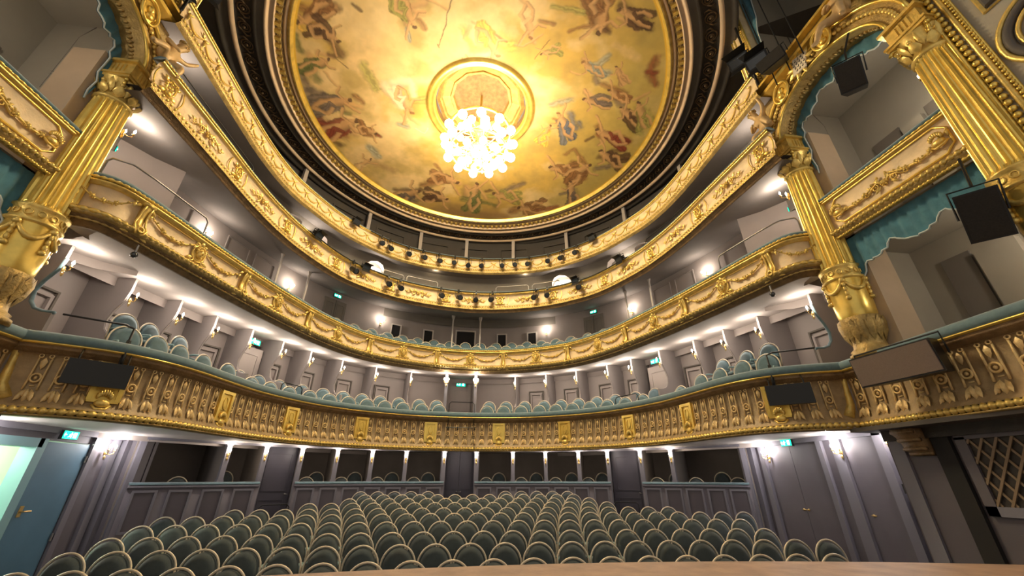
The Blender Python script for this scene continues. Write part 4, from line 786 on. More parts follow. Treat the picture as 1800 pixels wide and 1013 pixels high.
def framed_panel(w, h, m='trim0', t=.035, dep=.02, z0=0):
    mb = MB(); mb.box(-w/2,w/2,-dep,.01,z0,z0+t); mb.box(-w/2,w/2,-dep,.01,z0+h-t,z0+h); mb.box(-w/2,-w/2+t,-dep,.01,z0+t,z0+h-t); mb.box(w/2-t,w/2,-dep,.01,z0+t,z0+h-t)
    return mb.mesh('panel_frame', m)

# ------------------------------------------------------------------ ground floor boxes
POST0 = [-6.37,-5.53,-4.65,-3.73,-2.77,-1.79,-.65,.33,1.47,2.49,3.51,4.39,5.35,6.21]
SEG = [(-8.05,-5.5,'beside the open blue door'),(-4.68,-.62,'left of the central stalls door'),(.30,4.42,'right of the central stalls door'),(5.32,8.05,'beside the right stalls doors')]
PT = -.10
pf = framed_panel(.44, .78, 'trim0', .045, .02)
for a, b, t in SEG:
    r = root('box_parapet', 'panelled plum parapet of ground floor boxes '+t, 'parapet', (*PW.off((a+b)/2, 0), floorz(12.6)))
    swp('parapet_body', PW, [(-.1,PT-.03),(.06,PT-.03),(.06,-1.45)], 'wall0', r, a, b)
    o = swp('velvet_cap', PW, [(-.12,PT-.04),(-.12,PT),(.05,PT+.012),(.09,PT-.01),(.09,PT-.04)], 'velvet', r, a, b); o['label'] = 'thin teal velvet cap'
    swp('top_rail', PW, [(.06,PT-.05),(.085,PT-.06),(.085,PT-.10),(.06,PT-.11)], 'trim0', r, a, b)
    n = int((b-a)/.52)
    for i in range(n):
        u = a+(b-a)*(i+.5)/n; PW.put('panel_frame', pf, r, u, .062, -1.02)
        PW.put('panel_field', MB().box(-.2,.2,-.004,.01,.02,.76).mesh('panel_field', 'wall0b') if i == 0 else bpy.data.meshes['panel_field'], r, u, .062, -1.02)
wb = sroot('wall_boxes_front', (0, 13.2, PT))
pm = MB().box(-.055,.055,-.05,.08,PT,.80); pm.box(-.075,.075,-.06,.09,.72,.80); pm.box(-.07,.07,-.055,.09,PT,PT+.06); pm = pm.mesh('post', 'trim0')
pfull = MB().box(-.055,.055,-.05,.08,-1.45,.80); pfull.box(-.075,.075,-.06,.09,.72,.80); pfull = pfull.mesh('post', 'trim0')
part = MB().box(-.03,.03,.05,1.78,-1.3,.80).mesh('partition', 'inner')
for i, u in enumerate(POST0):
    PW.put('post', pfull if i in (1,2,6,7,11,12) else pm, wb, u, 0, 0)
    PW.put('partition', part, wb, u, 0, 0)
    n_ = 'on the post left of the central stalls door' if i == 6 else 'on the post right of the central stalls door' if i == 7 else ('on the %s box post left of the central door' % ORD[7-i] if i < 6 else 'on the %s box post right of the central door' % ORD[i-6])
    sconce_on(PW, u, .05, .50, 'lit candle bracket '+n_, 'box post lamps', arms=1, w=SCONCE_W*.55)
for s in (-1, 1):
    PW.put('post', pfull, wb, s*8.05, 0, 0); PW.put('partition', part, wb, s*8.1, 0, 0)
PW.sweep([(.05,.74),(.07,.74),(.07,.80)], -8.1, 8.1).build('lintel', 'trim0', wb, True).location = -Vector(wb['o'])
def door(name, loc, rz, w, h, m, hw='brass', two=True, hx=.3, flat=False):
    r = sroot(name, loc); r.rotation_euler = (0,0,rz); del r['o']
    n = 2 if two else 1
    for k in range(n):
        x0 = -w/2+k*w/n; lf = obj('door_leaf', MB().box(x0+.005,x0+w/n-.005,0,.05,0,h).mesh('door_leaf', m), r)
        for za, zb in (() if flat else ((.12*h,.42*h),(.50*h,.92*h))):
            f = obj('panel_moulding', framed_panel(w/n*.72, zb-za, m, .03, .018), lf); f.location = (x0+w/n/2, 0, za)
        hd = MB(); hd.tube([(0,0,0),(0,-.05,0),(-.09 if k else .09,-.05,0)], .01, 5); hd.sphere((0,-.005,0), .025, 6, 4)
        o = obj('handle', hd.mesh('handle', hw, True), lf); o.location = ((x0+.06 if k else x0+w/n-.06) if two else hx, 0, h*.47)
    return r
ci = MB().box(-1,1,0,.1,0,1)
p = PW.off(-.16, -.55); door('door_1', (p[0],p[1],-1.42), 0, .92, 2.2, 'doord', 'steel')
p = PW.off(-5.09, -.25); door('door_2', (p[0],p[1],-1.42), PW.ang(-5.09), .84, 2.2, 'doord', 'steel', False, .3)
p = PW.off(4.87, -.25); door('door_3', (p[0],p[1],-1.42), PW.ang(4.87), .9, 2.2, 'doord', 'steel', False, .3)
for n_, x0, x1 in (('trim_1',-.74,-.62),('trim_2',.30,.42)):
    struct(MB().box(x0,x1,13.25,13.8,-1.45,.8).build(n_, 'trim0'))
# ------------------------------------------------------------------ stalls side walls
def wall_box(name, x0, x1, y0, y1, z0, z1, m): return struct(MB().box(x0,x1,y0,y1,z0,z1).build(name, m))
# right
wr = sroot('wall_right', (7.2, 7.5, -1.9))
def pr(name, x0, x1, y0, y1, z0, z1, m): 
    o = obj(name, MB().box(x0,x1,y0,y1,z0,z1).mesh(name, m), wr, (0,0,0)); return o
pr('wall_panel', 7.2,7.4,4.6,10.0,-2,.85,'wall0')
for y0, y1, t in ((9.42,9.58,.07),(7.28,7.5,.06),(7.72,7.84,.07),(6.42,6.58,.08),(5.95,6.12,.10),(9.75,9.95,.12)): pr('pilaster', 7.2-t,7.25,y0,y1,-2,.82,'trim0')
pr('cornice', 7.12,7.25,4.6,10.0,.70,.82,'trim0'); pr('skirting', 7.16,7.22,4.6,10.0,-2,-1.45,'wall0b')
for (y0, y1, two) in ((7.9,9.35,True),(6.62,7.24,False)):
    r = door('door_%d' % (4 if two else 5), (7.19,(y0+y1)/2,-1.7), -PI/2, y1-y0, 2.35, 'wall0', 'brass', two, -.2, True)
obj('wall_phone', MB().box(7.10,7.2,6.28,6.36,-.22,-.08).mesh('wall_phone','black'), wr, (0,0,0))
for y, z, t, i in ((9.25,.45,'beside the right stalls double doors',0),(7.30,.46,'between the two right stalls doors',1),(6.2,.50,'by the dark proscenium pier on the right',2)):
    sconce((7.14,y,z), -PI/2, 'gilt two-arm candle sconce '+t, 'stalls wall sconces', w=SCONCE_W*1.3, col=(1,.95,.95))
exit_sign((7.10,8.55,.66), -PI/2, 'lit green exit sign above the right stalls double doors', 1)
struct(MB().box(6.98,9.5,10.0,10.12,-2,.85).build('wall_box_end_right', 'wall0'))
struct(MB().box(-9.5,-6.98,10.32,10.42,-2,.85).build('wall_box_end_left', 'wall0')); struct(MB().box(-7.5,-7.0,9.93,10.35,-2,.85).build('wall_box_return_left', 'wall0'))
# left
wl = sroot('wall_left', (-7.3, 7.5, -1.9))
def plx(name, x0, x1, y0, y1, z0, z1, m): return obj(name, MB().box(x0,x1,y0,y1,z0,z1).mesh(name, m), wl, (0,0,0))
plx('wall_panel', -7.5,-7.3,9.05,10.0,-2,.85,'wall0'); plx('wall_panel', -7.5,-7.3,4.6,6.9,-2,.85,'wall0'); plx('wall_panel', -7.5,-7.3,6.9,9.05,.58,.85,'wall0')
for y0, y1, t in ((9.08,9.2,.06),(9.55,9.70,.07),(9.80,9.95,.12),(6.75,6.9,.06)): plx('pilaster', -7.3,-7.3+t,y0,y1,-2,.82,'trim0')
plx('cornice', -7.3,-7.22,4.6,10.0,.70,.82,'trim0')
plx('door_frame', -7.52,-7.27,8.02,8.17,-1.9,.60,'cyan'); plx('door_frame', -7.52,-7.27,6.9,8.1,.46,.60,'cyan')
lf = obj('open_door_leaf', MB().box(-7.34,-7.28,8.17,9.05,-1.75,.56).mesh('open_door_leaf','doorb'), wl, (0,0,0)); lf['label'] = 'steel-blue door leaf standing open'
hd = MB(); hd.tube([(-7.28,8.27,-.5),(-7.22,8.27,-.5),(-7.22,8.39,-.5)], .012, 6); hd.box(-7.285,-7.27,8.24,8.30,-.58,-.42); o = obj('handle', hd.mesh('handle','brass'), lf, (0,0,0))
for z in (.25,-1.0): obj('hinge', MB().lathe([(0,0),(.018,0),(.018,.12),(0,.12)], 6, (-7.26,9.05,z)).mesh('hinge','steel'), lf, (0,0,0))
plx('corridor_wall', -9.0,-8.9,6.0,10.5,-2,.9,'corr'); plx('corridor_ceiling', -9.0,-7.5,6.0,10.5,.75,.85,'corr'); plx('corridor_end', -9.0,-7.5,10.2,10.3,-2,.85,'corr'); plx('corridor_end', -9.0,-7.5,5.4,5.5,-2,.85,'corr')
cl = root('corridor_ceiling_lamp', 'round white ceiling lamp in the pale green corridor', 'ceiling lamp', (-8.35,7.9,.75))
obj('diffuser', MB().lathe([(0,-.08),(.1,-.06),(.15,0)], 14, (-8.35,7.9,.75)).mesh('diffuser','globe',True), cl, (0,0,0)).location = -Vector((-8.35,7.9,.75))
light('lamp_light', (-8.35,7.9,.55), 170, (.9,1,.85), .12, cl)
for y, z, t in ((9.37,.44,'beside the open blue door'),(7.72,.42,'at the left edge before the bright doorway')):
    sconce((-7.22 if y > 9 else -7.2,y if y > 9 else 6.85,z), PI/2, 'gilt two-arm candle sconce '+t, 'stalls wall sconces', w=SCONCE_W*1.3, col=(1,.95,.95))
exit_sign((-7.2,8.42,.62), PI/2, 'lit green exit sign above the open blue door', -1)
# ------------------------------------------------------------------ first tier: partitions, lamps, doors
w1 = sroot('wall_first_tier_boxes', (0, 14.0, 1.0))
S_EDGE = [(0,3.55),(0,3.2),(.04,3.0),(.16,2.8),(.22,2.62),(.18,2.44),(.06,2.32),(-.10,2.27),(-.28,2.25)]
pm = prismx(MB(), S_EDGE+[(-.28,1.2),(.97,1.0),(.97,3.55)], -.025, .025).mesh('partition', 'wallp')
tm = MB().tube([(0,y-.01,z) for y, z in S_EDGE[1:]], .03, 6).mesh('velvet_trim', 'velvet', True); tm2 = MB().tube([(0,y-.005,z) for y, z in S_EDGE[1:]], .012, 5).mesh('velvet_trim', 'wall', True)
WP = [-11.62,-10.4,-9.38,-8.48,-7.58,-6.6,-5.66,-4.56,-3.36,-2.1,1.74,2.9,4.06,5.26,6.16,7.24,8.32,9.24,10.22,11.54]
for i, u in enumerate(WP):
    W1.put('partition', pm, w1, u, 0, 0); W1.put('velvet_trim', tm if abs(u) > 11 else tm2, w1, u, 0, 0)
    side = 'left' if u < 0 else 'right'; k = (9-i if u < 0 else i-10)
    lab = 'lit candle bracket on the %s first-balcony partition %s of the central door' % (ORD[k+1], side)
    sconce_on(W1, u, .04, 3.0, lab, 'first balcony partition lamps', arms=1, w=SCONCE_W*1.0)
for x, t in ((-.78,'left'),(.24,'right')):
    o = obj('post', MB().box(x-.05,x+.05,13.85,13.97,.95,3.35).mesh('post','trim0'), w1, (0,0,0)); o = obj('post_return', MB().box(x-.03,x+.03,13.97,15.5,.95,3.5).mesh('post_return','wall'), w1, (0,0,0))
    sconce((x,13.84,2.98), 0, 'lit bracket on the post %s of the first balcony door' % t, 'first balcony partition lamps', w=SCONCE_W*1.1)
door('door_6', (-.27,15.45,1.32), 0, .8, 1.9, 'wall', 'brass', False, .3)
exit_sign((-.27,15.38,3.20), 0, 'lit green exit sign over the central first balcony door', 1, .34, .13)
dm = framed_panel(.56, 1.65, 'olived', .035, .05); dm2 = framed_panel(.44, 1.50, 'wall', .05, .05)  # dark outer frame paints in the shadow line around each panel
for a, b in zip(WP, WP[1:]):
    if a < 0 < b: continue
    u = (a+b)/2
    if (-7.58, -6.6) == (a, b) or (6.16, 7.24) == (a, b):
        p = W1.off(u, -.55); door('door_%d' % (7 if u < 0 else 8), (p[0],p[1],1.0), W1.ang(u), .85, 2.15, 'wall', 'brass', False, -.3)
        p = W1.off(u, -.45); exit_sign((p[0],p[1],3.2), W1.ang(u), 'lit green exit sign over the %s side door of the first balcony' % ('left' if u < 0 else 'right'), 1 if u > 0 else -1)
        continue
    f = W1.put('door_frame', dm, w1, u, -.93, 1.35); W1.put('door_panel', dm2, w1, u, -.93, 1.4)
# ------------------------------------------------------------------ second tier back wall
w2 = sroot('wall_second_tier_fittings', (0, 15.3, 4.0))
pfm = framed_panel(.75, 1.35, 'wall2', .03, .02)
for u in (-9.6,-8.7,-7.0,-6.1,6.0,6.9,8.6,9.5): B2.put('panel_frame', pfm, w2, u, -1.74, 4.35)
dk = MB().box(-.16,.16,-.01,.05,0,.75).mesh('booth_window', 'dark'); dkb = MB().box(-.36,.36,-.01,.05,0,.85).mesh('booth_window', 'dark')
dkf = framed_panel(.42, .86, 'soffitl', .05, .04); dkfb = framed_panel(.84, .98, 'soffitl', .06, .04)
for i, (u, bigw) in enumerate(((-2.2,0),(-1.24,0),(-.15,1),(.95,0),(1.85,0))):
    r = sroot('window_%d' % (i+1), (*B2.off(u, -1.72), 4.55)); r.rotation_euler = (0,0,B2.ang(u)); del r['o']
    obj('dark_glass', dkb if bigw else dk, r); f = obj('window_frame', dkfb if bigw else dkf, r); f.location = (0,0,-.06)
for u, z in ((-3.9,4.1),(3.72,4.1)):
    p = B2.off(u, -1.70); door('door_%d' % (9 if u < 0 else 10), (p[0],p[1],z-.1), B2.ang(u), .85, 1.62, 'olived', 'steel')
    exit_sign((p[0]+.02,p[1]-.05,z+1.60), B2.ang(u), 'lit green exit sign over the %s dark door of the second balcony' % ('left' if u < 0 else 'right'), 1, .26, .1)
thin = MB().lathe([(.035,0),(.03,.05),(.03,1.7),(.07,1.85),(.07,1.9)], 8).mesh('iron_column', 'soffitl', True)
for i, u in enumerate((-.6,.3,5.26,6.2,-5.3,-6.3)):
    o = B2.put('iron_column', thin, w2, u, -1.0, 3.9)
for i, u in enumerate((-9.9,-7.94,-5.3,-2.68,2.32,4.94,7.66,9.9)):
    k = 4-i if i < 4 else i-3
    sconce_on(B2, u, -1.70, 5.25, 'gilt double sconce on the %s second-balcony wall, %s from the centre' % ('left' if u < 0 else 'right', ORD[k]), 'second balcony wall sconces', w=SCONCE_W*.9)
# ------------------------------------------------------------------ third tier alcoves, fourth tier posts
for s, t in ((-1,'left'),(1,'right')):
    sconce((s*6.3,5.66,5.35), PI, 'bright lamp on the %s pier behind the column at second-balcony level' % t, 'pier lamps', w=SCONCE_W*1.6)
    sconce((s*6.25,5.66,7.05), PI, 'bright lamp on the %s pier behind the arch at third-balcony level' % t, 'pier lamps', w=SCONCE_W*1.2)
    p = B2.off(s*10.1, -1.66); exit_sign((p[0],p[1],5.62), B2.ang(s*10.1), 'lit green exit sign at the %s end of the second balcony wall' % t, s, .3, .12)
w3 = sroot('wall_third_tier_alcoves', (0, 14.9, 6.0))
arch = [(-.42,0),(.42,0)]+[(.42*math.cos(PI*i/12), .35+.36*math.sin(PI*i/12)) for i in range(13)]
am = MB().prism(arch, -.03, .03).mesh('alcove_arch', 'soffitl')
hood = MB()
for j in range(7):
    a = PI*j/6; 
    for i in range(5):
        b = PI/2*i/4; rr = .46; hood.v.append((rr*math.cos(a), -.55*math.sin(b)*math.sin(a)*.8, .35+rr*.9*math.sin(a)*(1-.25*math.sin(b))))
for j in range(6):
    for i in range(4): hood.f.append((j*5+i, j*5+i+1, (j+1)*5+i+1, (j+1)*5+i))
hood = hood.mesh('alcove_hood', 'wall', True)
nk = MB().box(-.18,.18,-.05,-.03,.02,.34).mesh('dark_niche', 'olived')
for i, u in enumerate((-10.2,-9.0,-7.6,-6.2,-5.2,-3.35,3.1,5.0,6.1,7.6,9.0,10.2)):
    B3.put('alcove_arch', am, w3, u, -1.32, 6.75); B3.put('alcove_hood', hood, w3, u, -1.32, 6.75)
    if i % 2: B3.put('dark_niche', nk, w3, u, -1.30, 6.75)
for i, u in enumerate((-5.55,-3.35,3.1,5.4)):
    sconce_on(B3, u, -1.2, 7.0, 'bright lamp under the %s alcove of the third balcony' % ('outer left','inner left','inner right','outer right')[i], 'third balcony lamps', w=SCONCE_W*1.5)
exit_sign((*B3.off(-3.0,-1.15),6.85), B3.ang(-3.0), 'small lit green exit sign under the left inner third-balcony alcove', 1, .22, .09)
exit_sign((*B3.off(2.75,-1.15),6.85), B3.ang(2.75), 'small lit green exit sign under the right inner third-balcony alcove', 1, .22, .09)
for u in (-1.4,1.9):
    r = root('ceiling_downlight', 'small round warm downlight under the topmost balcony, %s of centre' % ('left' if u < 0 else 'right'), 'downlight', (*B3.off(u,-.7),7.66), absolute=False)
    obj('dome_lens', MB().lathe([(0,-.07),(.07,-.05),(.09,0)], 12).mesh('dome_lens','globe',True), r)
    l = bpy.data.lights.new('lamp_light','POINT'); l.energy = 4; l.color = (1,.8,.5); l.shadow_soft_size = .06; o = bpy.data.objects.new('lamp_light', l); COL.objects.link(o); o.parent = r; o.location = (0,0,-.15)
w4 = sroot('wall_fourth_tier_posts', (0, 15.0, 8.0))
pm = MB().box(-.07,.07,-.05,.05,7.75,10.05).mesh('post', 'wall'); bm_ = MB().box(-1.1,1.1,-.03,.03,9.75,9.85).mesh('beam', 'wall')
for u in (-10.5,-8.5,-6.42,-3.92,-2.08,-.3,1.54,3.48,5.82,8.2,10.4): B4.put('post', pm, w4, u, -1.25, 0)
pb = framed_panel(1.3, 1.5, 'tdark', .06, .05)
for k in range(-7, 8): B4.put('panel_frame', pb, w4, k*1.55, -1.47, 8.2)
# ------------------------------------------------------------------ columns of the proscenium boxes
def make_column_meshes():
    m = {}
    m['base'] = MB().lathe([(0,1.72),(.30,1.72),(.30,1.78),(.25,1.80),(.27,1.84),(.22,1.88),(.21,1.95),(.23,2.1),(.27,2.28),(.285,2.36),(.25,2.38)], 28).mesh('base', 'goldd', True)
    mb = MB()
    for i in range(14):
        a = 2*PI*i/14; k = len(mb.v)
        leaf(mb, (0,-.215,1.95), (0,-.30,2.37), .13, .03); leaf(mb, (.06,-.22,2.05), (.066,-.285,2.30), .06, .02); mb.xf(Matrix.Rotation(a, 4, 'Z'), k)
    m['acanthus_collar'] = mb.mesh('acanthus_collar', 'goldd', True)
    m['lower_drum'] = MB().lathe([(.24,2.36),(.262,2.42),(.272,2.6),(.27,2.85),(.265,3.05)], 32).mesh('lower_drum', 'goldb', True)
    mb = MB()
    for i in range(5):
        a0 = 2*PI*i/5; P = []; rr = []
        for j in range(9):
            t = j/8; a = a0+2*PI/5*t; P.append((.285*math.cos(a), .285*math.sin(a), 3.02-.20*4*t*(1-t))); rr.append(.018+.02*math.sin(PI*t))
        mb.tube(P, rr, 6)
        for j in range(1, 8): mb.sphere(tuple(Vector(P[j])*1.0), .03, 5, 4)
        c = Vector((.29*math.cos(a0), .29*math.sin(a0), 3.0)); mb.sphere(c, .05, 7, 5)
        for z in (2.92,2.84,2.76): mb.sphere((c.x,c.y,z), (.03,.03,.05), 6, 4)
        mb.sphere((c.x,c.y,2.68), (.045,.045,.04), 7, 4)
    m['swag'] = mb.mesh('swag', 'gold', True)
    mb = MB().lathe([(.265,3.03),(.30,3.05),(.30,3.08),(.275,3.10),(.275,3.24),(.30,3.26),(.30,3.29),(.26,3.31)], 32)
    for i in range(14):
        a = 2*PI*i/14; mb.ring((0,-.28,3.17), .04, .04, .01, 8, 4); mb.xf(Matrix.Rotation(a, 4, 'Z'), len(mb.v)-32)
    m['ornament_band'] = mb.mesh('ornament_band', 'gold', True)
    mb = MB(); nf, q = 22, 4; rows = [(3.30,.262),(3.36,.262),(4.2,.252),(5.0,.236),(5.40,.225),(5.44,.225)]
    for ri, (z, r) in enumerate(rows):
        for i in range(nf*q):
            a = 2*PI*i/(nf*q); fl = (0, .022, .030, .022)[i % q] if 0 < ri < len(rows)-1 else 0
            mb.v.append(((r-fl)*math.cos(a), (r-fl)*math.sin(a), z))
    n = nf*q
    for ri in range(len(rows)-1):
        for i in range(n): mb.f.append((ri*n+i, ri*n+(i+1) % n, (ri+1)*n+(i+1) % n, (ri+1)*n+i))
    m['shaft'] = mb.mesh('shaft', 'goldb')
    mb = MB().lathe([(.225,5.43),(.25,5.45),(.25,5.48),(.22,5.50),(.215,5.6),(.24,5.78),(.28,5.86)], 24)
    for i in range(8):
        k = len(mb.v); leaf(mb, (0,-.21,5.50), (0,-.31,5.70), .15, .03); leaf(mb, (.08,-.21,5.55), (.09,-.30,5.82), .1, .03)
        mb.sphere((0,-.30,5.70), .035, 6, 4); mb.xf(Matrix.Rotation(PI*i/4, 4, 'Z'), k)
    m['capital'] = mb.mesh('capital', 'gold', True)
    mb = MB().spiral((0,0), .085, 1.5, .03, 1, 0, 0, 16); mb.xf(Matrix.Translation((.29,0,5.78))); m['volute'] = mb.mesh('volute', 'goldb', True)
    mb = MB().box(-.27,.27,-.27,.27,5.86,5.91).box(-.29,.29,-.29,.29,5.91,5.95).box(-.225,.225,-.225,.225,5.95,6.22).box(-.28,.28,-.28,.28,6.22,6.27)
    for k4 in range(4):
        k = len(mb.v)
        for x in (-.09,-.03,.03,.09): mb.box(x-.018,x+.018,-.245,-.22,6.0,6.18)
        mb.xf(Matrix.Rotation(PI/2*k4, 4, 'Z'), k)
    m['impost'] = mb.mesh('impost', 'gold')
    return m
CM = make_column_meshes(); CX = 6.2; CY1 = 5.22; CY2 = 2.74
for s, side in ((-1,'left'), (1,'right')):
    for cy, t in ((CY1,'at the end of the balconies on the %s' % side), (CY2,'nearest the stage on the %s' % side)):
        r = root('column', 'fluted gilded column with swags and scrolled capital '+t, 'column', (s*CX,cy,1.72), 0, 'gilded proscenium columns')
        for n_ in ('base','acanthus_collar','lower_drum','swag','ornament_band','shaft','capital','impost'):
            o = obj(n_, CM[n_], r, (s*CX,cy,0))
            if n_ == 'capital':
                for k in range(4):
                    v = bpy.data.objects.new('volute', CM['volute']); COL.objects.link(v); v.parent = o; v.rotation_euler = (0,0,PI/4+PI/2*k)
# ------------------------------------------------------------------ proscenium boxes
def sx(mb, s):
    if s < 0: mb.v = [(-x, y, z) for x, y, z in mb.v]
    return mb
def prow(plan, prof, m, name, par): return swp(name, plan, prof, m, par)
putto_cache = {}
def putto():
    J = [((0,0,0),.10),((0,-.01,.16),.10),((0,0,.28),.11),((0,-.01,.37),.045),((0,-.03,.43),.07),((0,-.035,.51),.085),((0,-.03,.575),.05),
         ((.12,0,.31),.05),((.23,-.03,.40),.038),((.28,-.08,.55),.028),((.29,-.10,.61),.022),
         ((-.12,0,.31),.05),((-.21,-.06,.19),.038),((-.10,-.17,.15),.028),((-.04,-.19,.15),.022),
         ((.08,-.03,-.04),.08),((.15,-.22,-.02),.06),((.17,-.20,-.24),.042),((.18,-.28,-.28),.025),
         ((-.08,-.03,-.04),.08),((-.19,-.19,-.08),.06),((-.32,-.16,-.27),.042),((-.36,-.22,-.31),.025)]
    E = [(0,1),(1,2),(2,3),(3,4),(4,5),(5,6),(2,7),(7,8),(8,9),(9,10),(2,11),(11,12),(12,13),(13,14),(0,15),(15,16),(16,17),(17,18),(0,19),(19,20),(20,21),(21,22)]
    me = bpy.data.meshes.new('putto_tmp'); me.from_pydata([p for p, r in J], E, []); o = bpy.data.objects.new('putto_tmp', me); COL.objects.link(o)
    o.modifiers.new('skin', 'SKIN'); me.skin_vertices.new() if not me.skin_vertices else None
    for i, (p, r) in enumerate(J): me.skin_vertices[0].data[i].radius = (r, r)
    me.skin_vertices[0].data[0].use_root = True
    sub = o.modifiers.new('sub', 'SUBSURF'); sub.levels = 1; sub.render_levels = 1
    dg = bpy.context.evaluated_depsgraph_get(); ev = bpy.data.meshes.new_from_object(o.evaluated_get(dg))
    bpy.data.objects.remove(o); ev.name = 'putto_body'; ev.materials.clear(); ev.materials.append(M['stone']); ev.polygons.foreach_set('use_smooth', [True]*len(ev.polygons))
    h = MB()
    for i in range(9):
        a = 2*PI*i/9; h.sphere((.065*math.cos(a), -.02+.055*math.sin(a), .575-.02*math.sin(a)*-1), .032, 6, 4)
    h.sphere((0,0,.6), .05, 6, 4); h.sphere((0,-.125,.50), (.012,.015,.016), 5, 4)
    for x in (-.03,.03): h.sphere((x,-.112,.52), .009, 5, 4)
    h.sphere((0,-.112,.465), (.02,.008,.007), 5, 4)
    return ev, h.mesh('putto_curls', 'goldd', True)
PB, PH = putto()
AX, AZ, AH, AV = 5.97, 6.25, 1.26, .95            # arch plane, spring height, half width, rise
ACY = (CY1+CY2)/2
def arch_pts(grow, n=24): return [(ACY+(AH+grow)*math.cos(PI*i/n), AZ+(AV+grow)*math.sin(PI*i/n)) for i in range(n+1)]
for s, side in ((-1,'left'), (1,'right')):
    X = lambda x: s*x
    pts = [(6.24,5.85),(6.12,4.6),(6.0,3.4),(5.9,2.2),(5.85,1.4)]
    BX = Plan(pts if s > 0 else [(-x, y) for x, y in pts[::-1]], mirror=False)
    r = root('stage_box', 'curved amber relief front of the %s stage box with teal velvet rail' % side, 'balcony', (s*6.1,4.6,.7))
    b1_front(BX, r)
    n = int(2*BX.L/.31)
    for i in range(n): BX.put('relief_bay', FL, r, -BX.L+(i+.5)*2*BX.L/n, -.005, .86, (1.25,1,1.11))
    e = BX.L if s < 0 else -BX.L
    p = BX.off(e, .05); mb = MB(); mb.tube([(p[0],p[1],1.62),(p[0],p[1]+.02,1.4),(p[0]-s*.02,p[1]+.03,1.1),(p[0]-s*.12,p[1]+.05,.9)], [.05,.04,.06,.09], 8)
    o = mb.build('corner_scroll', 'gold', r, True); o.location = -Vector(r['o'])
    # soffit and dark underside of the stage box
    struct(sx(MB().box(5.95,8.2,1.2,5.85,.66,.72), s).build('ceiling_under_stage_box_%s' % side, 'greyb'))
    # box interior
    w = sroot('wall_stage_boxes_%s' % side, (s*7.0,4.0,1.0))
    def wp(name, x0, x1, y0, y1, z0, z1, m):
        return obj(name, sx(MB().box(x0,x1,y0,y1,z0,z1), s).mesh(name, m), w, (0,0,0))
    wp('back_wall', 7.7,7.8,1.2,5.4,.7,12.3,'olive'); wp('end_pier', 6.50,9.3,5.12,5.55,.7,12.3,'olive'); wp('end_pier', 6.45,7.8,2.2,2.62,.7,12.3,'olive')
    wp('box_floor', 6.35,7.8,2.5,5.3,.85,.95,'carpet'); wp('box_ceiling', 6.38,7.8,2.5,5.3,3.70,3.85,'olive'); wp('box_ceiling', 6.25,7.8,2.5,5.3,7.2,7.3,'olive'); wp('box_ceiling', 6.25,7.8,2.5,5.3,12.1,12.2,'olived')
    for y0, y1, z0, z1, m in ((4.35,4.75,1.0,3.3,'olived'),(3.3,3.7,1.0,3.3,'olived'),(4.3,4.8,3.8,6.0,'olived'),(3.35,3.85,3.8,6.0,'olived')): wp('recess_panel', 7.66,7.72,y0,y1,z0,z1,m)
    for y0, y1, z0, z1 in ((3.78,4.28,1.0,3.2),(3.9,4.25,3.8,5.9)): wp('box_door', 7.6,7.7,y0,y1,z0,z1,'olive')
    wp('pier_strip', 6.38,6.85,4.86,5.58,.95,6.3,'pier'); wp('pier_strip', 6.38,6.85,2.40,3.08,.95,6.3,'pier')
    for z0, z1 in ((1.0,7.2),): wp('side_moulding', 6.42,6.52,4.98,5.12,z0,z1,'olive')
    for z_, t in ((3.60,'lower'),(7.18,'upper')):
        sconce((s*(7.0 if t == 'lower' else 6.72),2.64 if t == 'lower' else 3.09,2.9 if t == 'lower' else 5.62), PI, 'candle sconce on the stage-side pier inside the %s %s stage box' % (t, side), 'stage box sconces', w=18 if t == 'lower' else 15, col=(1,.93,.8))  # lower sconces are unseen additions that brighten the box interiors
    # upper parapet between the columns
    up = root('stage_box_parapet', 'cream and gold floral parapet of the upper %s stage box between the columns' % side, 'parapet', (s*6.05,4.04,3.6))
    y0, y1 = CY2+.2, CY1-.2
    pp = [(6.2,y1+.1),(6.2,(y0+y1)/2),(6.2,y0-.1)]; UP = Plan(pp if s > 0 else [(-x, y) for x, y in pp[::-1]], mirror=False)
    swp('velvet_rail', UP, [(-.2,4.630),(-.19,4.675),(-.05,4.695),(.06,4.675),(.08,4.630),(0,4.610)], 'velvet', up, closed=True)
    bd('bead_moulding', UP, .06, 4.600, .022, .09, 'goldb', up); swp('upper_moulding', UP, [(.03,4.610),(.06,4.580),(.06,4.550),(.02,4.540)], 'gold', up)
    swp('panel_band', UP, [(.02,4.550),(.0,4.530),(.0,3.990),(.03,3.970)], 'cream', up)
    swp('lower_moulding', UP, [(.02,3.980),(.07,3.960),(.10,3.910),(.09,3.850),(.05,3.830),(.04,3.800),(.0,3.780)], 'goldd', up)
    bd('leaf_moulding', UP, .095, 3.905, .045, .085, 'gold', up, sq=.3); bd('gold_fringe', UP, .05, 3.805, .03, .06, 'goldb', up, sq=.4)
    fr = [(-.86,.06),(-.80,.0),(.80,.0),(.86,.06),(.92,.1),(.92,.36),(.86,.42),(.80,.48),(-.80,.48),(-.86,.42),(-.92,.36),(-.92,.1)]
    UP.put('panel_frame', MB().tube([(x,-.015,z) for x, z in fr], .018, 5, closed=True).mesh('panel_frame','goldb',True), up, 0, .0, 4.030)
    for u in (-.5,.5): UP.put('garland', GA, up, u, .01, 4.350, (1.0,1,1))
    UP.put('scroll_relief', SCR, up, 0, .005, 4.210, (.8,1,.8))
    for u in (-.8,.8): UP.put('rosette', SH, up, u, .0, 4.150)
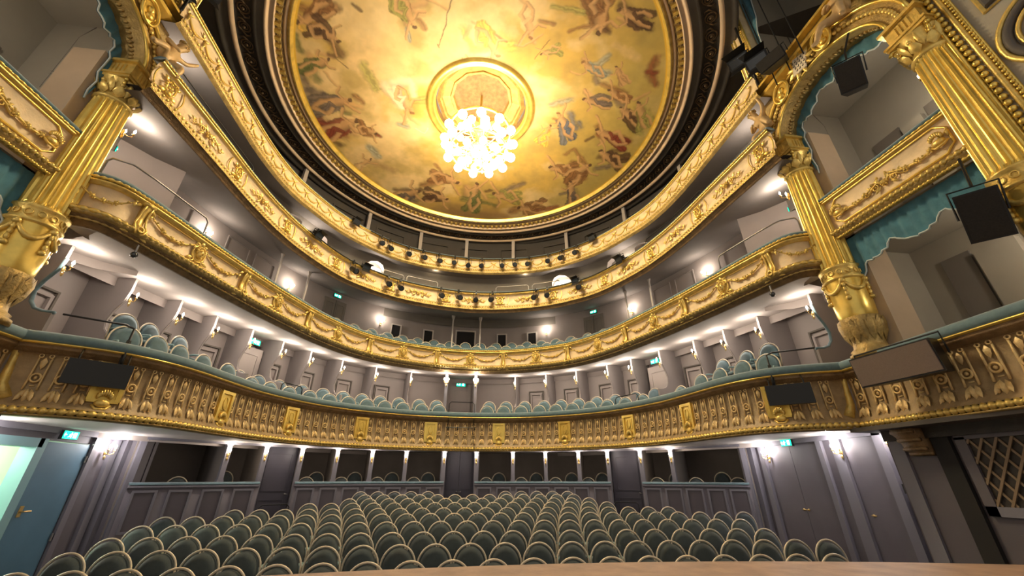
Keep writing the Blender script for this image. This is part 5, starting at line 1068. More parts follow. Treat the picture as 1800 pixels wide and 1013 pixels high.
    # scalloped blue valances
    def valance(name, label, top, low, x, m='blue'):
        v = root(name, label, 'drape', (s*x,4.0,top[0][1]))
        n = len(top); mb = MB()
        for i in range(n):
            w_ = .03*math.sin(i*2.4)
            mb.v += [(s*(x+w_*.3),top[i][0],top[i][1]),(s*(x-.02+w_),(top[i][0]+low[i][0])/2,(top[i][1]+low[i][1])/2),(s*(x-.01+w_),low[i][0],low[i][1])]
        for i in range(n-1):
            for j in range(2): mb.f.append((i*3+j,i*3+j+1,i*3+j+4,i*3+j+3))
        k = len(mb.v); mb.v += [(a+s*.025,b,c) for a, b, c in mb.v[:k]]; mb.f += [tuple(q+k for q in f)[::-1] for f in mb.f]
        o = mb.build('cloth', m, v, True); o.location = -Vector(v['o'])
        o = MB().tube([(s*(x-.01+.03*math.sin(i*2.4)),low[i][0],low[i][1]) for i in range(n)], .014, 5).build('piping', 'piping', v, True); o.location = -Vector(v['o'])
    n = 40; top = []; low = []
    for i in range(n+1):
        t = i/n; y = y1+.05-(y1-y0+.1)*t; sc4 = abs(math.sin(t*3*PI))**.6
        edge = .62 if t < .03 or t > .97 else (.42 if .1 < t < .9 else .55)
        drop = .32+.22*sc4+(.75*(1-t/.12)**1.5 if t < .12 else 0)
        top.append((y,3.79)); low.append((y,3.79-drop))
    valance('valance', 'teal-blue scalloped valance with white piping under the upper %s stage box' % side, top, low, 6.33)
    inn = arch_pts(-.16, n); top = []; low = []
    for i, (y, z) in enumerate(inn):
        t = i/n; sc4 = abs(math.sin(t*5*PI))**.6; drop = .16+.14*sc4+(.8*(1-t/.15)**1.5 if t < .15 else 0)+(.8*(1-(1-t)/.15)**1.5 if t > .85 else 0)
        top.append((y,z+.02)); low.append((y+(ACY-y)*.12*min(1,drop*2),z-drop))
    valance('valance', 'teal-blue scalloped valance hanging inside the gilded arch on the %s' % side, top, low, 6.34)
    # gilded arch between the columns
    a = root('box_arch', 'gilded arch with oval medallions, putti and music plaque over the %s stage box' % side, 'arch', (s*AX,ACY,AZ))
    o_, i_ = arch_pts(.16), arch_pts(-.16); n = len(o_)
    mb = MB()
    for (yo, zo), (yi, zi) in zip(o_, i_): mb.v += [(s*AX,yo,zo),(s*AX,yi,zi),(s*(AX+.5),yi,zi),(s*(AX+.5),yo,zo)]
    for k in range(n-1):
        for j in range(4): mb.f.append((k*4+j,k*4+(j+1) % 4,k*4+4+(j+1) % 4,k*4+4+j))
    q = mb.build('archivolt', 'goldd', a); q.location = -Vector(a['o'])
    for g, rr, m, nm in ((.17,.035,'goldb','outer_moulding'),(-.15,.03,'goldb','inner_moulding')):
        q = MB().tube([(s*(AX-.02),y,z) for y, z in arch_pts(g)], rr, 6).build(nm, m, a, True); q.location = -Vector(a['o'])
    mb = MB()
    for y, z in arch_pts(.02, 44): mb.sphere((s*(AX-.02),y,z), (.035,.045,.045), 6, 4)
    q = mb.build('bead_row', 'gold', a, True); q.location = -Vector(a['o'])
    mb = MB()
    for y, z in arch_pts(-.17, 40): mb.sphere((s*(AX+.22),y,z), (.05,.03,.03), 6, 4)
    q = mb.build('soffit_beads', 'goldd', a, True); q.location = -Vector(a['o'])
    rz = -PI/2 if s > 0 else PI/2
    md = MB().ring((0,-.05,0), .17, .23, .028, 18, 6); md.sphere((0,-.01,0), (.16,.03,.22), 12, 6); md.sphere((0,-.05,.03), (.06,.05,.08), 7, 5); md.sphere((0,-.05,-.09), (.08,.04,.06), 7, 5)
    md = md.mesh('oval_medallion', 'goldb', True)
    for y, z, tl in ((ACY+.66,AZ+.86,.5),(ACY-.36,AZ+.98,-.3)):
        q = obj('oval_medallion', md, a, (s*(AX-.05),y,z), rz); q.rotation_euler = (0, tl*.6*s, rz)
    pq = MB().prism([(-.17,-.15),(.10,-.20),(.2,.1),(-.07,.2)], -.03, .0).mesh('music_plaque', 'paper'); q = obj('music_plaque', pq, a, (s*(AX-.08),ACY+.14,AZ+1.0), rz)
    nb = MB()
    for rrow in range(4):
        for cc in range(4):
            x = -.10+cc*.065+rrow*.012; z = .11-rrow*.075-cc*.008; nb.sphere((x,-.035,z), (.016,.005,.012), 6, 4); nb.tube([(x+.014,-.035,z),(x+.014,-.035,z+.04)], .004, 4)
    o2 = bpy.data.objects.new('note_marks', nb.mesh('note_marks','black')); COL.objects.link(o2); o2.parent = q
    for k in range(1):
        lf2 = MB()
        for t in range(9): leaf(lf2, (0,-.02,0), (.32*math.cos(t*.7),-.06,.30*math.sin(t*.7)), .11, .04)
        obj('acanthus_cluster', lf2.mesh('acanthus_cluster','gold',True), a, (s*(AX-.01),ACY+.14,AZ+1.0), rz)
    for y, z, rr in ((ACY+1.22,AZ+.50,.9),(ACY-.80,AZ+1.02,-.6)):
        q = obj('putto_statue', PB, a, (s*(AX-.08),y,z), rz, (1.15,1.15,1.15)); q.rotation_euler = (0, .35*rr*s*(-1), rz)
        h = bpy.data.objects.new('putto_curls', PH); COL.objects.link(h); h.parent = q
    # spandrel wall and upper opening
    mb = MB(); o_ = arch_pts(.14); ztop = 7.62
    mb.v = []
    for y, z in o_: mb.v += [(s*6.2,y,z),(s*6.2,y,ztop)]
    mb.f = [(2*k,2*k+1,2*k+3,2*k+2) for k in range(len(o_)-1)]
    q = mb.build('spandrel', 'goldd', a); q.location = -Vector(a['o'])
    for nm, z0, z1, x0, m in (('entablature',7.62,7.70,5.98,'goldb'),('entablature',7.70,7.86,6.08,'goldd'),('entablature',7.86,7.92,5.95,'goldb')):
        q = sx(MB().box(x0,6.5,2.3,5.62,z0,z1), s).build(nm, m, a); q.location = -Vector(a['o'])
    for cy, t in ((5.25,'beside the topmost balcony'),(2.7,'nearest the stage')):
        pz = root('upper_pilaster', 'gilded panelled pilaster above the %s arch %s' % (side, t), 'pilaster', (s*6.2,cy,7.92))
        for nm, x0, w_, z0, z1, m in (('body',6.12,.22,7.92,12.2,'cream'),('left_moulding',6.08,.0,7.95,12.2,'goldb'),('base',6.06,.25,7.92,8.0,'gold'),('capital',6.04,.27,11.6,12.2,'gold')):
            if w_: q = sx(MB().box(x0,6.5,cy-w_,cy+w_,z0,z1), s).build(nm, m, pz); q.location = -Vector(pz['o'])
            else:
                for dy in (-.2,-.11,.11,.2):
                    q = sx(MB().tube([(x0+.04,cy+dy,z0),(x0+.04,cy+dy,z1)], .025, 6), s).build('gold_strip', m, pz, True); q.location = -Vector(pz['o'])
        mb = MB()
        for k in range(50): mb.sphere((s*6.1,cy-.155,8.08+k*.08), .028, 5, 4)
        q = mb.build('bead_strip', 'goldb', pz, True); q.location = -Vector(pz['o'])
    n = 30; top = []; low = []
    for i in range(n+1):
        t = i/n; y = 4.98-2.0*t; drop = .25+.12*abs(math.sin(t*4*PI))+(3.2*(1-t/.22)**1.1 if t < .22 else 0)+(3.2*(1-(1-t)/.22)**1.1 if t > .78 else 0)
        top.append((y,12.1)); low.append((y,12.1-drop))
    valance('drape', 'teal-blue drape hanging in the topmost %s stage opening' % side, top, low, 6.3)
    # proscenium reveal towards the stage, with its mouldings
    pw = sroot('wall_proscenium_%s' % side, (s*6.2,1.6,0))
    def pp_(name, mb, m, sm=False):
        o = sx(mb, s).build(name, m, pw, sm); o.location = -Vector(pw['o']); return o
    pp_('reveal', MB().box(6.15,6.6,-1.2,2.46,-2,12.3), 'olive')
    bdm = MB()
    for k in range(64): bdm.sphere((6.10,2.44,1.9+k*.105), .042, 6, 4)
    pp_('bead_strip', bdm, 'goldb', True)
    for y, rr, m in ((2.36,.035,'gold'),(2.29,.02,'goldb'),(2.52,.03,'goldb')): pp_('gold_strip', MB().tube([(6.12,y,1.7),(6.12,y,10)], rr, 6), m, True)
    bdm = MB()
    for k in range(100): bdm.sphere((6.09,2.30,1.9+k*.065), .024, 5, 4)
    pp_('small_beads', bdm, 'goldb', True)
    for zc_, ya, yb in ((6.6,1.25,2.12),(3.0,1.25,2.12)):
        for g, rr, m in ((0,.03,'gold'),(.06,.05,'greyb'),(.13,.025,'goldd')):
            pp_('panel_moulding', MB().tube([(6.14,yb-g,zc_-1.2+g),(6.14,yb-g,zc_+1.2-g),(6.14,ya+g,zc_+1.2-g),(6.14,ya+g,zc_-1.2+g)], rr, 6, closed=True), m)
    for r0, rr, m in ((.50,.035,'gold'),(.42,.05,'greyb'),(.33,.025,'gold'),(.24,.03,'goldd')):
        pp_('roundel_moulding', MB().ring((6.13,1.72,4.75), r0, r0, rr, 32, 6, 'x'), m, True)
    # lower pier with lattice screen
    pl_ = sroot('wall_stage_pier_%s' % side, (s*6.5,4.5,-1.9))
    def pq_(name, x0, x1, y0, y1, z0, z1, m): o = sx(MB().box(x0,x1,y0,y1,z0,z1), s).build(name, m, pl_); o.location = -Vector(pl_['o']); return o
    pq_('pier_wall', 6.42,6.9,1.2,5.75,-2,.68,'wall0b'); pq_('dark_strip', 6.36,6.45,4.86,5.08,-2,.66,'dark'); pq_('pier_strip', 6.38,6.45,5.5,5.7,-2,.66,'trim0'); pq_('frieze_band', 6.32,6.5,1.2,5.7,.52,.68,'frieze')
    pq_('lattice_frame', 6.37,6.45,3.2,4.80,.47,.54,'wall0b'); pq_('lattice_frame', 6.37,6.45,3.2,4.80,-.42,-.31,'trim0'); pq_('lattice_frame', 6.37,6.45,4.68,4.80,-.42,.5,'wall0b'); pq_('lower_panel', 6.39,6.45,3.3,4.6,-1.6,-.6,'wall0b')
    lt = root('lattice_screen', 'brown diagonal lattice grille in the dark pier under the %s stage box' % side, 'screen', (s*6.4,4.0,-.31))
    q = sx(MB().box(6.405,6.415,3.3,4.68,-.31,.47), s).build('dark_backing', 'frieze', lt); q.location = -Vector(lt['o'])
    for k in range(-6, 12):
        ya = 4.68-k*.15
        for dr in (1,-1):
            P0 = []
            for z in (-.31,.47):
                y = ya-(z+.31)*.62 if dr > 0 else ya-.5+(z+.31)*.62
                P0.append((y,z))
            (ya_, za_), (yb_, zb_) = P0
            def clip(y, z, y2, z2, lim):
                if y > lim: t = (lim-y2)/(y-y2) if y != y2 else 0; return lim, z2+(z-z2)*t
                return y, z
            if min(ya_, yb_) > 4.66 or max(ya_, yb_) < 3.32: continue
            A = clip(ya_, za_, yb_, zb_, 4.68); B_ = clip(yb_, zb_, ya_, za_, 4.68)
            q = sx(MB().obox((6.388-.006*dr,A[0],A[1]),(6.388-.006*dr,B_[0],B_[1]),.012,.026), s).build('slat', 'lattice', lt); q.location = -Vector(lt['o'])
    bk = root('console_bracket', 'carved gilded console under the %s stage box corner' % side, 'bracket', (s*6.25,5.4,.2))
    mb = MB(); prismx(mb, [(0,.66),(-.38,.66),(-.38,.58),(-.30,.52),(-.22,.40),(-.20,.30),(-.12,.24),(-.06,.18),(0,.18)], -.2, .2)
    for z, y in ((.60,-.36),(.46,-.26),(.30,-.20),(.22,-.10)): mb.tube([(-.21,y,z),(.21,y,z)], .035, 6)
    q = obj('scroll_body', mb.mesh('scroll_body','umber',True), bk, (s*6.42,5.25,.16), rz, (.75,.75,.75))
# ------------------------------------------------------------------ chairs (local front is -y, base at the floor)
def chair_meshes(cush, h=CH):
    m = {}; w, zs = .222, .40
    def outline(w, top, z0, n=16): return [(w,z0)]+[(w*math.cos(PI*i/n), top-.235*top/.95+.235*top/.95*math.sin(PI*i/n)) for i in range(n+1)]+[(-w,z0)]
    rec = lambda z: .10*(z-zs)                       # the back leans away
    o = outline(w, h, zs); oi = outline(w-.028, h-.03, zs+.03)
    mb = MB(); n = len(oi); k = 0
    mb.v = [(x, .17+rec(z)-.025, z) for x, z in oi]+[(x*.8, .17+rec(z)-.05, zs+.2+(z-zs-.2)*.8) for x, z in oi]+[(0, .115+rec(.72), .70)]+[(x, .21+rec(z), z) for x, z in oi]
    for i in range(n-1):
        mb.f += [(i,i+1,n+i+1,n+i),(n+i,n+i+1,2*n),(2*n+1+i,2*n+2+i,i+1,i)]
    mb.f += [(n-1,0,n,2*n-1),(2*n-1,n,2*n),tuple(range(2*n+1,3*n+1))]
    m['back_cushion'] = mb.mesh('back_cushion', cush, True)
    mb = MB().tube([(x, .175+rec(z), z) for x, z in o], .0135, 6)
    m['back_frame'] = mb.mesh('back_frame', 'frame', True)
    mb = MB()
    P = [(-.21,.15),(.21,.15),(.21,-.2),(.16,-.25),(-.16,-.25),(-.21,-.2)]
    k = len(P); mb.v = [(x,y,.40) for x, y in P]+[(x,y,.455) for x, y in P]+[(x*.85,y*.85,.475) for x, y in P]
    for i in range(k): j = (i+1) % k; mb.f += [(i,j,k+j,k+i),(k+i,k+j,2*k+j,2*k+i)]
    mb.f += [tuple(range(k))[::-1], tuple(range(2*k,3*k))]
    m['seat'] = mb.mesh('seat', cush, True)
    m['armrest'] = MB().tube([(0,.18,.60),(0,.02,.615),(0,-.14,.60),(0,-.17,.55)], [.014,.02,.02,.012], 6).mesh('armrest', 'seatside', True)
    mb = MB()
    m['leg'] = MB().tube([(0,0,.40),(0,.01,.2),(0,0,0)], [.02,.017,.014], 6).mesh('leg', 'frame', True)
    return m
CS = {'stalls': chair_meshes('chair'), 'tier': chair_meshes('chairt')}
def chair(loc, rz, label, group, kind='stalls', arms=True, name='theatre_chair'):
    c = CS[kind]; r = root(name, label, 'chair', loc, rz, group, absolute=False)
    for n_ in ('back_cushion','back_frame','seat'): obj(n_, c[n_], r)
    if arms:
        for x in (-.21, .21): obj('armrest', c['armrest'], r).location = (x,0,0)
    for x in (-.18,.18):
        for y in (-.2,.17): obj('leg', c['leg'], r).location = (x,y,0)
    return r
PITCH = .472
for ri, (Y, z, a, b) in enumerate(ROWS):
    off = 0 if ri % 2 else PITCH/2
    xs = [(-.02+off+k*PITCH) for k in range(-a-(0 if ri % 2 else 1), b+1)]
    for k, x in enumerate(xs):
        y = Y-.0085*x*x-.12
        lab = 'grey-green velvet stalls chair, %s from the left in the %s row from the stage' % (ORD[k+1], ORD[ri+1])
        chair((x, y, z-CH), -.028*x*.5, lab, 'stalls chairs in rows')
k = 0
for x in (-2.85,-2.40,-1.95,-1.5,-1.02,1.2,1.66,2.12,2.58,3.02):
    k += 1; y = 12.72-.02*x*x
    chair((x,y-.12,floorz(12.6)), -.01*x, 'dark velvet chair against the box parapet behind the stalls, %s from the left' % ORD[k], 'chairs along the ground floor parapet')
# first balcony: two rows behind the rail
def tier_row(plan, us, d, z, tier, row, group, kind='tier', rise=0):
    for i, u in enumerate(us):
        p = plan.off(u, d); chair((p[0],p[1],z+(rise if abs(u) > 6.1 else 0)), plan.ang(u), 'teal velvet chair, %s from the left in the %s row of the %s balcony' % (ORD[i+1], row, tier), group, kind)
def spaced(a, b, p): n = int(round((b-a)/p)); return [a+(b-a)*i/n for i in range(n+1)]
f1 = [-8.8,-8.0,-7.4,-6.8,-6.2]+spaced(-5.6,-.82,.475)+spaced(.55,4.9,.475)+[6.0,6.6,7.2,7.9,8.75]
s1 = [-8.3,-7.55,-6.85]+spaced(-5.5,-.86,.475)+spaced(.6,4.9,.475)+[6.75,7.45,8.3]
tier_row(B1, f1, -.62, 1.2, 'first', 'front', 'first balcony chairs', rise=.14)
tier_row(B1, s1, -1.22, 1.44, 'first', 'second', 'first balcony chairs', rise=.28)
f2 = spaced(-4.2,-.95,.46)+spaced(-.45,.2,.46)+spaced(.7,3.9,.46)
tier_row(B2, f2, -.55, 3.58, 'second', 'front', 'second balcony chairs')
tier_row(B2, spaced(-4.4,4.1,.47), -1.12, 3.89, 'second', 'rear', 'second balcony chairs')
bx = [-7.6,-7.0,-6.0,-4.3,-4.0,-3.45,-3.05,-2.5,-2.1,-1.5,-1.1,.68,1.1,1.75,2.2,2.75,3.2,3.7,4.05,5.6,6.0,6.6,7.1,7.6]
for i, u in enumerate(bx):
    d = -.40 if i % 2 else -1.02; p = PW.off(u, d)
    chair((p[0],p[1],-.93+(.14 if i % 2 == 0 else 0)), PW.ang(u), 'dark velvet chair in the ground floor boxes, %s from the left' % ORD[i+1], 'ground floor box chairs', 'stalls', False)
for s, side in ((1,'right'),(-1,'left')):
    for i, y in enumerate((4.55,4.0,3.45)):
        chair((s*6.55,y,.95), -PI/2*s, 'teal velvet chair in the lower %s stage box, %s from the auditorium' % (side, ORD[i+1]), 'stage box chairs', 'tier', False)
# ------------------------------------------------------------------ chandelier
cc = Vector((HC[0], HC[1], 0))
ch = root('chandelier', 'huge lit chandelier of clustered glass globes under the painted dome', 'chandelier', (HC[0],HC[1],8.0))
def cpart(name, mb, m, sm=True): o = mb.build(name, m, ch, sm); o.location = cc-Vector(ch['o']); return o
cpart('stem', MB().lathe([(0,11.3),(.04,11.3),(.04,10.5),(.09,10.4),(.05,10.3),(.05,9.9),(.14,9.8),(.16,9.6),(.08,9.5),(.06,9.2),(.2,9.05),(.28,8.9),(.2,8.75),(.08,8.65),(.12,8.5),(.05,8.3),(.07,8.22),(0,8.15)], 20), 'goldb')
cpart('gallery_ring', MB().ring((0,0,9.62), .95, .95, .045, 40, 8, 'z'), 'goldb'); cpart('lower_ring', MB().ring((0,0,8.85), .86, .86, .035, 40, 8, 'z'), 'goldb')
gm = MB().sphere((0,0,0), .135, 14, 9).mesh('globe', 'globe', True); gm2 = MB().sphere((0,0,0), .115, 12, 8).mesh('globe', 'globe', True)
cup = MB().lathe([(0,.16),(.05,.16),(.07,.12),(.03,.10)], 10).mesh('globe_cup', 'goldb', True)
for cnt, rad, z, ph, me in ((12,1.05,9.30,0,gm),(12,1.0,8.88,.26,gm),(9,.62,9.55,.1,gm2),(8,.62,8.68,.2,gm2),(5,.30,8.48,.5,gm2)):
    for i in range(cnt):
        a = 2*PI*(i+ph)/cnt; g = obj('globe', me, ch, (HC[0]+rad*math.cos(a),HC[1]+rad*math.sin(a),z))
        obj('globe_cup', cup, g).location = (0,0,0)
        am_ = MB().tube([(.1*math.cos(a),.1*math.sin(a),z+.1),(rad*.5*math.cos(a),rad*.5*math.sin(a),z-.02),(rad*.85*math.cos(a),rad*.85*math.sin(a),z+.02),(rad*math.cos(a),rad*math.sin(a),z+.14)], .016, 5)
        cpart('arm', am_, 'goldb')
mb = MB()
for z, n, r0 in ((9.45,14,.75),(9.05,16,.8),(8.55,10,.45)):
    for i in range(n):
        a = 2*PI*i/n; mb.tube([(r0*math.cos(a),r0*math.sin(a),z),(r0*math.cos(a),r0*math.sin(a),z-.12),(r0*math.cos(a),r0*math.sin(a),z-.14)], [.012,.016,.004], 5)
cpart('crystal_drops', mb, 'globe')
for i in range(6):
    a = 2*PI*i/6; light('globe_light', (HC[0]+.78*math.cos(a),HC[1]+.78*math.sin(a),8.72), CHANDELIER_W/6, (1,.87,.64), .22, ch)
light('globe_light', (HC[0],HC[1],9.95), CHANDELIER_W*.05, (1,.8,.5), .3, ch)
# ------------------------------------------------------------------ stage lighting on the upper tiers
sp = {}
mb = MB().lathe([(0,.0),(.05,.0),(.062,.02),(.062,.17),(.075,.18),(.075,.24),(.066,.24)], 14); sp['barrel'] = mb.mesh('barrel', 'black', True)
sp['lens'] = MB().lathe([(0,.225),(.04,.23),(.066,.222)], 14).mesh('lens', 'lens', True)
mb = MB(); mb.tube([(-.085,0,.10),(-.085,0,-.09),(.085,0,-.09),(.085,0,.10)], .009, 5); sp['yoke'] = mb.mesh('yoke', 'black')
mb = MB().box(-.025,.025,-.025,.025,-.02,.07).ring((0,0,.05), .035, .035, .010, 8, 4, 'x'); sp['clamp'] = mb.mesh('clamp', 'black')
def spotlight(loc, rz, tilt, label, group, k=1.0):
    r = root('spotlight', label, 'spotlight', loc, rz, group, absolute=False); r.scale = (k,k,k)
    rot = Matrix.Rotation(PI/2+tilt, 4, 'X')        # barrel axis z turned to face -y and down
    for n_ in ('barrel','lens'):
        o = obj(n_, sp[n_], r); o.matrix_local = Matrix.Translation((0,.04,-.19)) @ rot
    o = obj('yoke', sp['yoke'], r); o.rotation_euler = (PI,0,0); o.location = (0,0,-.11)
    obj('clamp', sp['clamp'], r).location = (0,0,-.04)
def pipe(plan, a, b, d, z, label, drop=.0):
    r = root('lighting_pipe', label, 'pipe', (*plan.off((a+b)/2,d),z))
    U = plan.steps(a, b, .3); o = MB().tube([(*plan.off(u,d),z) for u in U], .021, 6).build('tube', 'black', r, True); o.location = -Vector(r['o'])
    for u in U[::4]:
        o = MB().obox((*plan.off(u,d),z),(*plan.off(u,-.06),z+drop),.02,.02).build('hook', 'black', r); o.location = -Vector(r['o'])
pipe(B4, -4.4, 5.0, .14, 8.24, 'long black lighting pipe along the topmost balcony front', .12)
pipe(B3, -6.6, 6.4, .15, 6.40, 'long black lighting pipe along the third balcony front', .10)
for i, u in enumerate((-3.96,-3.6,-2.78,-2.18,-1.5,-.84,-.26,.32,1.16,1.72,2.34,3.16,3.8,4.46)):
    spotlight((*B4.off(u,.16),8.23), B4.ang(u)+R_.uniform(-.3,.3), R_.uniform(.5,.75), 'black spotlight on the topmost balcony pipe, %s from the left' % ORD[i+1], 'topmost balcony spotlights', 1.3)
for i, u in enumerate((-4.69,-3.29,-2.83,-1.27,-.59,.11,.75,2.47,2.93,4.25)):
    spotlight((*B3.off(u,.17),6.40), B3.ang(u)+R_.uniform(-.3,.3), R_.uniform(.4,.65), 'black spotlight on the third balcony pipe, %s from the left' % ORD[i+1], 'third balcony spotlights', 1.3)
def floodlight(loc, rz, label, k=1.0, tilt=.5):
    r = root('floodlight', label, 'floodlight', loc, rz, absolute=False); r.scale = (k,k,k)
    mb = MB().box(-.16,.16,-.12,.10,-.09,.09); mb.box(-.17,.17,-.14,-.12,-.10,.10)
    for x in (-.12,-.06,0,.06,.12): mb.box(x-.008,x+.008,.10,.14,-.08,.08)
    h = obj('housing', mb.mesh('housing','black'), r); h.rotation_euler = (tilt,0,0)
    g = obj('glass', MB().box(-.14,.14,-.145,-.14,-.075,.075).mesh('glass','lens'), h)
    d1 = obj('barn_door', MB().hexa([(-.16,-.14,.10),(.16,-.14,.10),(.16,-.135,.10),(-.16,-.135,.10),(-.2,-.26,.19),(.2,-.26,.19),(.2,-.255,.19),(-.2,-.255,.19)]).mesh('barn_door','black'), h)
    d2 = obj('barn_door', MB().hexa([(-.2,-.26,-.19),(.2,-.26,-.19),(.2,-.255,-.19),(-.2,-.255,-.19),(-.16,-.14,-.10),(.16,-.14,-.10),(.16,-.135,-.10),(-.16,-.135,-.10)]).mesh('barn_door','black'), h)
    obj('yoke', MB().tube([(-.18,0,0),(-.18,0,.17),(.18,0,.17),(.18,0,0)], .012, 5).mesh('yoke','black'), r); obj('clamp', sp['clamp'], r).location = (0,0,.17)
for plan, u, d, z, t in ((B4,-5.1,.12,8.30,'left end of the topmost balcony pipe'),(B4,5.2,.12,8.32,'right end of the topmost balcony pipe'),(B3,-6.3,.14,6.48,'left end of the third balcony pipe'),(B3,-4.2,.14,6.42,'left part of the third balcony pipe'),(B3,4.1,.14,6.45,'right part of the third balcony pipe'),(B3,6.1,.14,6.48,'right end of the third balcony pipe')):
    floodlight((*plan.off(u,d),z), plan.ang(u), 'black floodlight with barn doors clamped at the '+t, .8)
# ------------------------------------------------------------------ loudspeakers, monitors and panels
def speaker(name, label, loc, rot, size, m='speaker', cat='loudspeaker', bracket=None):
    r = root(name, label, cat, loc, 0, absolute=False); r.rotation_euler = rot; w, d, h = size
    mb = MB(); c = .12*w
    P = [(-w/2,-d/2),(w/2,-d/2),(w/2-c,d/2),(-w/2+c,d/2)]
    mb.hexa([(x,y,-h/2) for x, y in P]+[(x,y,h/2) for x, y in P]); obj('cabinet', mb.mesh('cabinet','black'), r)
    obj('grille', MB().box(-w/2+.02,w/2-.02,-d/2-.015,-d/2+.005,-h/2+.02,h/2-.02).mesh('grille',m), r)
    mb = MB().tube([(-w/2-.02,0,0),(-w/2-.03,0,h/2+.06),(w/2+.03,0,h/2+.06),(w/2+.02,0,0)], .012, 5)
    if bracket: mb.tube([(0,0,h/2+.06)]+list(bracket), .016, 6)
    obj('bracket', mb.mesh('bracket','black'), r)
    return r
speaker('loudspeaker', 'dark boxy loudspeaker hung under the gilded right arch', (5.78,3.45,5.92), (.5,.15,-1.0), (.34,.36,.48), bracket=[(0,.1,.45),(.1,.25,.75)])
speaker('loudspeaker', 'black slab loudspeaker tilted down over the right stage box opening', (5.78,3.02,2.83), (.42,.1,-1.05), (.36,.28,.60), bracket=[(0,.1,.5),(0,.3,.75)])
speaker('loudspeaker', 'dark boxy loudspeaker hung under the gilded left arch', (-5.78,3.45,5.92), (.5,-.15,1.0), (.34,.36,.48), bracket=[(0,.1,.45),(-.1,.25,.75)])
speaker('stage_monitor', 'long taupe-fronted monitor speaker clipped below the right velvet rail', (5.72,4.52,1.42), (.12,.0,-PI/2+.03), (1.08,.34,.42), 'monitor')
for s, side in ((1,'right'),(-1,'left')):
    u = s*9.2; p = B1.off(u, .27)
    r = root('black_panel', 'flat black acoustic panel hung on the first balcony, %s side' % side, 'panel', (p[0],p[1],1.12), B1.ang(u), absolute=False)
    obj('board', MB().box(-.33,.33,-.03,.04,0,.33).mesh('board','black'), r)
    for x in (-.25,.25): obj('hanger', MB().tube([(x,.03,.28),(x,.05,.40),(x,.18,.50)], .012, 5).mesh('hanger','black'), r)
    # safety rail arm over the velvet near the stage box
    u2 = s*9.05; p = B1.off(u2, .0); q0 = B1.off(s*10.0, -.45); q1 = B1.off(s*9.15, -.12)
    g = root('safety_rail', 'thin black safety rail arm over the %s end of the first balcony' % side, 'rail', (p[0],p[1],1.5))
    a0 = B1.off(u2, .16); a1 = B1.off(u2, .02)
    o = MB().tube([(*a0,1.45),(*a0,1.60),(*a1,1.85),(*a1,2.05),(*q1,2.12),(*q0,2.22)], .016, 6).build('bar', 'black', g, True); o.location = -Vector(g['o'])
    o = MB().obox((*a0,1.42),(*a1,1.86),.05,.03).build('clamp_plate', 'black', g); o.location = -Vector(g['o'])
    # technical lights high beside the arches
    for k, (yy, zz, t) in enumerate(((5.0,8.55,'upper'),(4.62,8.0,'lower'))):
        floodlight((s*5.62,yy,zz), (-1.0 if s > 0 else 1.0), '%s black floodlight on the rig beside the topmost balcony, %s side' % (t, side), 1.25, .6)
    g = root('lighting_boom', 'black vertical lighting boom beside the %s upper pilaster' % side, 'pipe', (s*5.68,4.85,7.6))
    o = MB().tube([(s*5.68,4.85,7.6),(s*5.68,4.85,9.6)], .025, 6).build('tube', 'black', g, True); o.location = -Vector(g['o'])
    for z in (8.1,8.6): 
        o = MB().obox((s*5.68,4.85,z),(s*6.0,4.9,z),.03,.03).build('arm', 'black', g); o.location = -Vector(g['o'])
    speaker('loudspeaker', 'black wedge loudspeaker on the %s lighting boom' % side, (s*5.58,4.30,7.55), (.35,0,-1.2*s), (.5,.26,.26))
for k, (y, z0, x) in enumerate(((4.55,7.2,5.75),(4.25,7.25,5.8),(3.95,7.3,5.85))):
    r = root('hanging_cable', 'thin dark cable running up beside the right arch, %s from the balcony' % ORD[k+1], 'cable', (x,y,z0), group='rig cables')
    o = MB().tube([(x,y,z0),(x-.02,y-.03,8.6),(x,y-.02,10.0)], .012, 5).build('cable_run', 'black', r); o.location = -Vector(r['o'])
# ------------------------------------------------------------------ hoop rails
def hoop(plan, a, b, d, z0, h, label, m='steel', r_=.016):
    r = root('guard_rail', label, 'rail', (*plan.off((a+b)/2,d),z0), group='guard rails')
    A = plan.off(a, d); B_ = plan.off(b, d); mid = [plan.off(u, d) for u in plan.steps(a+.06, b-.06, .4)]
    P = [(*A,z0),(*A,z0+h-.06)]+[(*q,z0+h) for q in mid]+[(*B_,z0+h-.06),(*B_,z0)]
    o = MB().tube(P, r_, 6).build('bar', m, r, True); o.location = -Vector(r['o'])
    for q in (A, B_):
        o = MB().lathe([(0,0),(.03,0),(.03,.015),(0,.015)], 8, (*q,z0)).build('foot', m, r); o.location = -Vector(r['o'])
hoop(B1, -.60, .18, .10, 1.35, .75, 'thin black rail hoop clamped to the first balcony centre', 'black', .013)
hoop(B1, -5.45, -4.85, -.1, 1.75, .28, 'low black hoop on the first balcony near the left aisle', 'black', .012)
hoop(B1, 4.55, 5.3, -.1, 1.75, .28, 'low black hoop on the first balcony near the right aisle', 'black', .012)
hoop(B2, -11.3, -9.3, -.12, 4.18, .42, 'long steel guard rail on the second balcony, left end')
hoop(B2, 9.3, 11.3, -.12, 4.18, .42, 'long steel guard rail on the second balcony, right end')
hoop(B3, -3.35, -2.6, -.25, 6.4, .42, 'steel guard hoop on the third balcony, far left of three'); hoop(B3, -2.5, -1.35, -.25, 6.4, .45, 'steel guard hoop on the third balcony, left of centre')
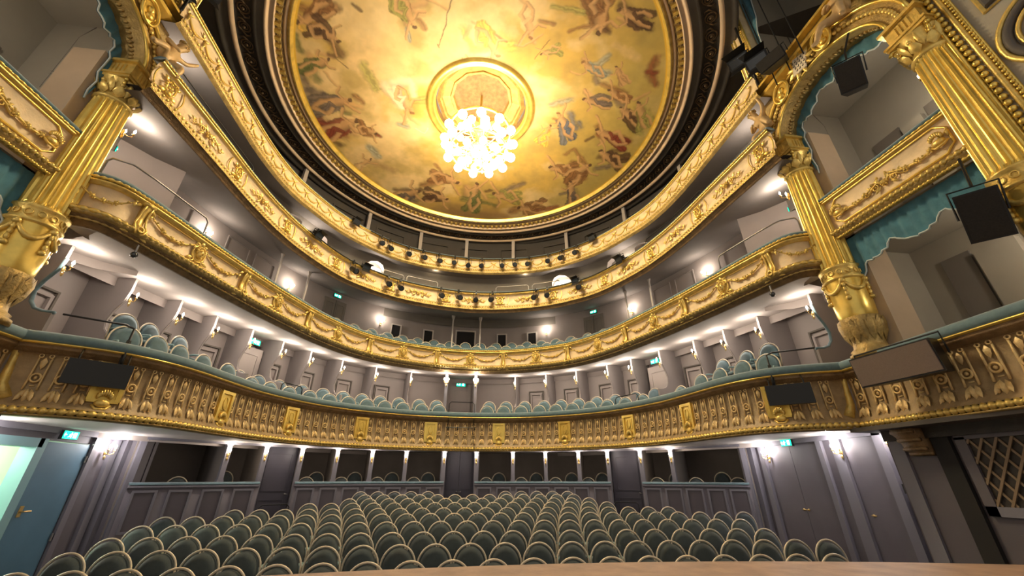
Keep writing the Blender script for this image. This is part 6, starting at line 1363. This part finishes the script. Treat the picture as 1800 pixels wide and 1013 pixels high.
hoop(B3, .85, 2.1, -.25, 6.4, .45, 'steel guard hoop on the third balcony, right of centre'); hoop(B3, 2.25, 3.3, -.25, 6.4, .45, 'steel guard hoop on the third balcony, far right')
hoop(B3, 7.0, 9.5, -.12, 6.48, .3, 'long dark rail on the third balcony, right side', 'black', .012); hoop(B3, -11.5, -8.8, -.12, 6.48, .3, 'long dark rail on the third balcony, left side', 'black', .012)
hoop(PW, -5.45, -4.75, .35, floorz(12.2), .75, 'low black rail before the left box door in the stalls', 'black', .014); hoop(PW, 4.5, 5.2, .35, floorz(12.2), .75, 'low black rail before the right box door in the stalls', 'black', .014)
hoop(PW, -1.1, -.25, .35, floorz(12.5), .78, 'low black rail before the central stalls door, left piece', 'black', .012); hoop(PW, .1, .95, .35, floorz(12.5), .78, 'low black rail before the central stalls door, right piece', 'black', .012)
# central microphone cluster hung on the first balcony
r = root('microphone_bar', 'small black microphone bar with cable on the first balcony centre', 'microphone', (0,12.2,1.2))
mb = MB(); p = B1.off(-.2, .22); mb.tube([(p[0]-.45,p[1],1.35),(p[0]+.45,p[1],1.35)], .012, 5)
for x in (-.38,-.1,.2,.4): mb.tube([(p[0]+x,p[1],1.35),(p[0]+x,p[1]-.08,1.28)], .02, 6)
o = mb.build('bar', 'black', r); o.location = -Vector(r['o'])
o = MB().tube([(p[0]+.3,p[1],1.35),(p[0]+.36,p[1],1.1),(p[0]+.42,p[1],.75)], .008, 4).build('cable', 'black', r); o.location = -Vector(r['o'])
for s, side in ((-1,'left'),(1,'right')):
    u = s*10.35; p = B2.off(u, .02)
    r = root('ceiling_microphone', 'tiny dark dome camera under the second balcony, %s end' % side, 'camera', (p[0],p[1],3.15))
    o = MB().sphere((p[0],p[1],3.16), .05, 10, 6).build('dome', 'lens', r, True); o.location = -Vector(r['o'])
    o = MB().tube([(p[0],p[1],3.2),(p[0],p[1],3.34)], .015, 6).build('stem', 'steel', r); o.location = -Vector(r['o'])
for r in ROOTS:
    if 'o' in r: del r['o']
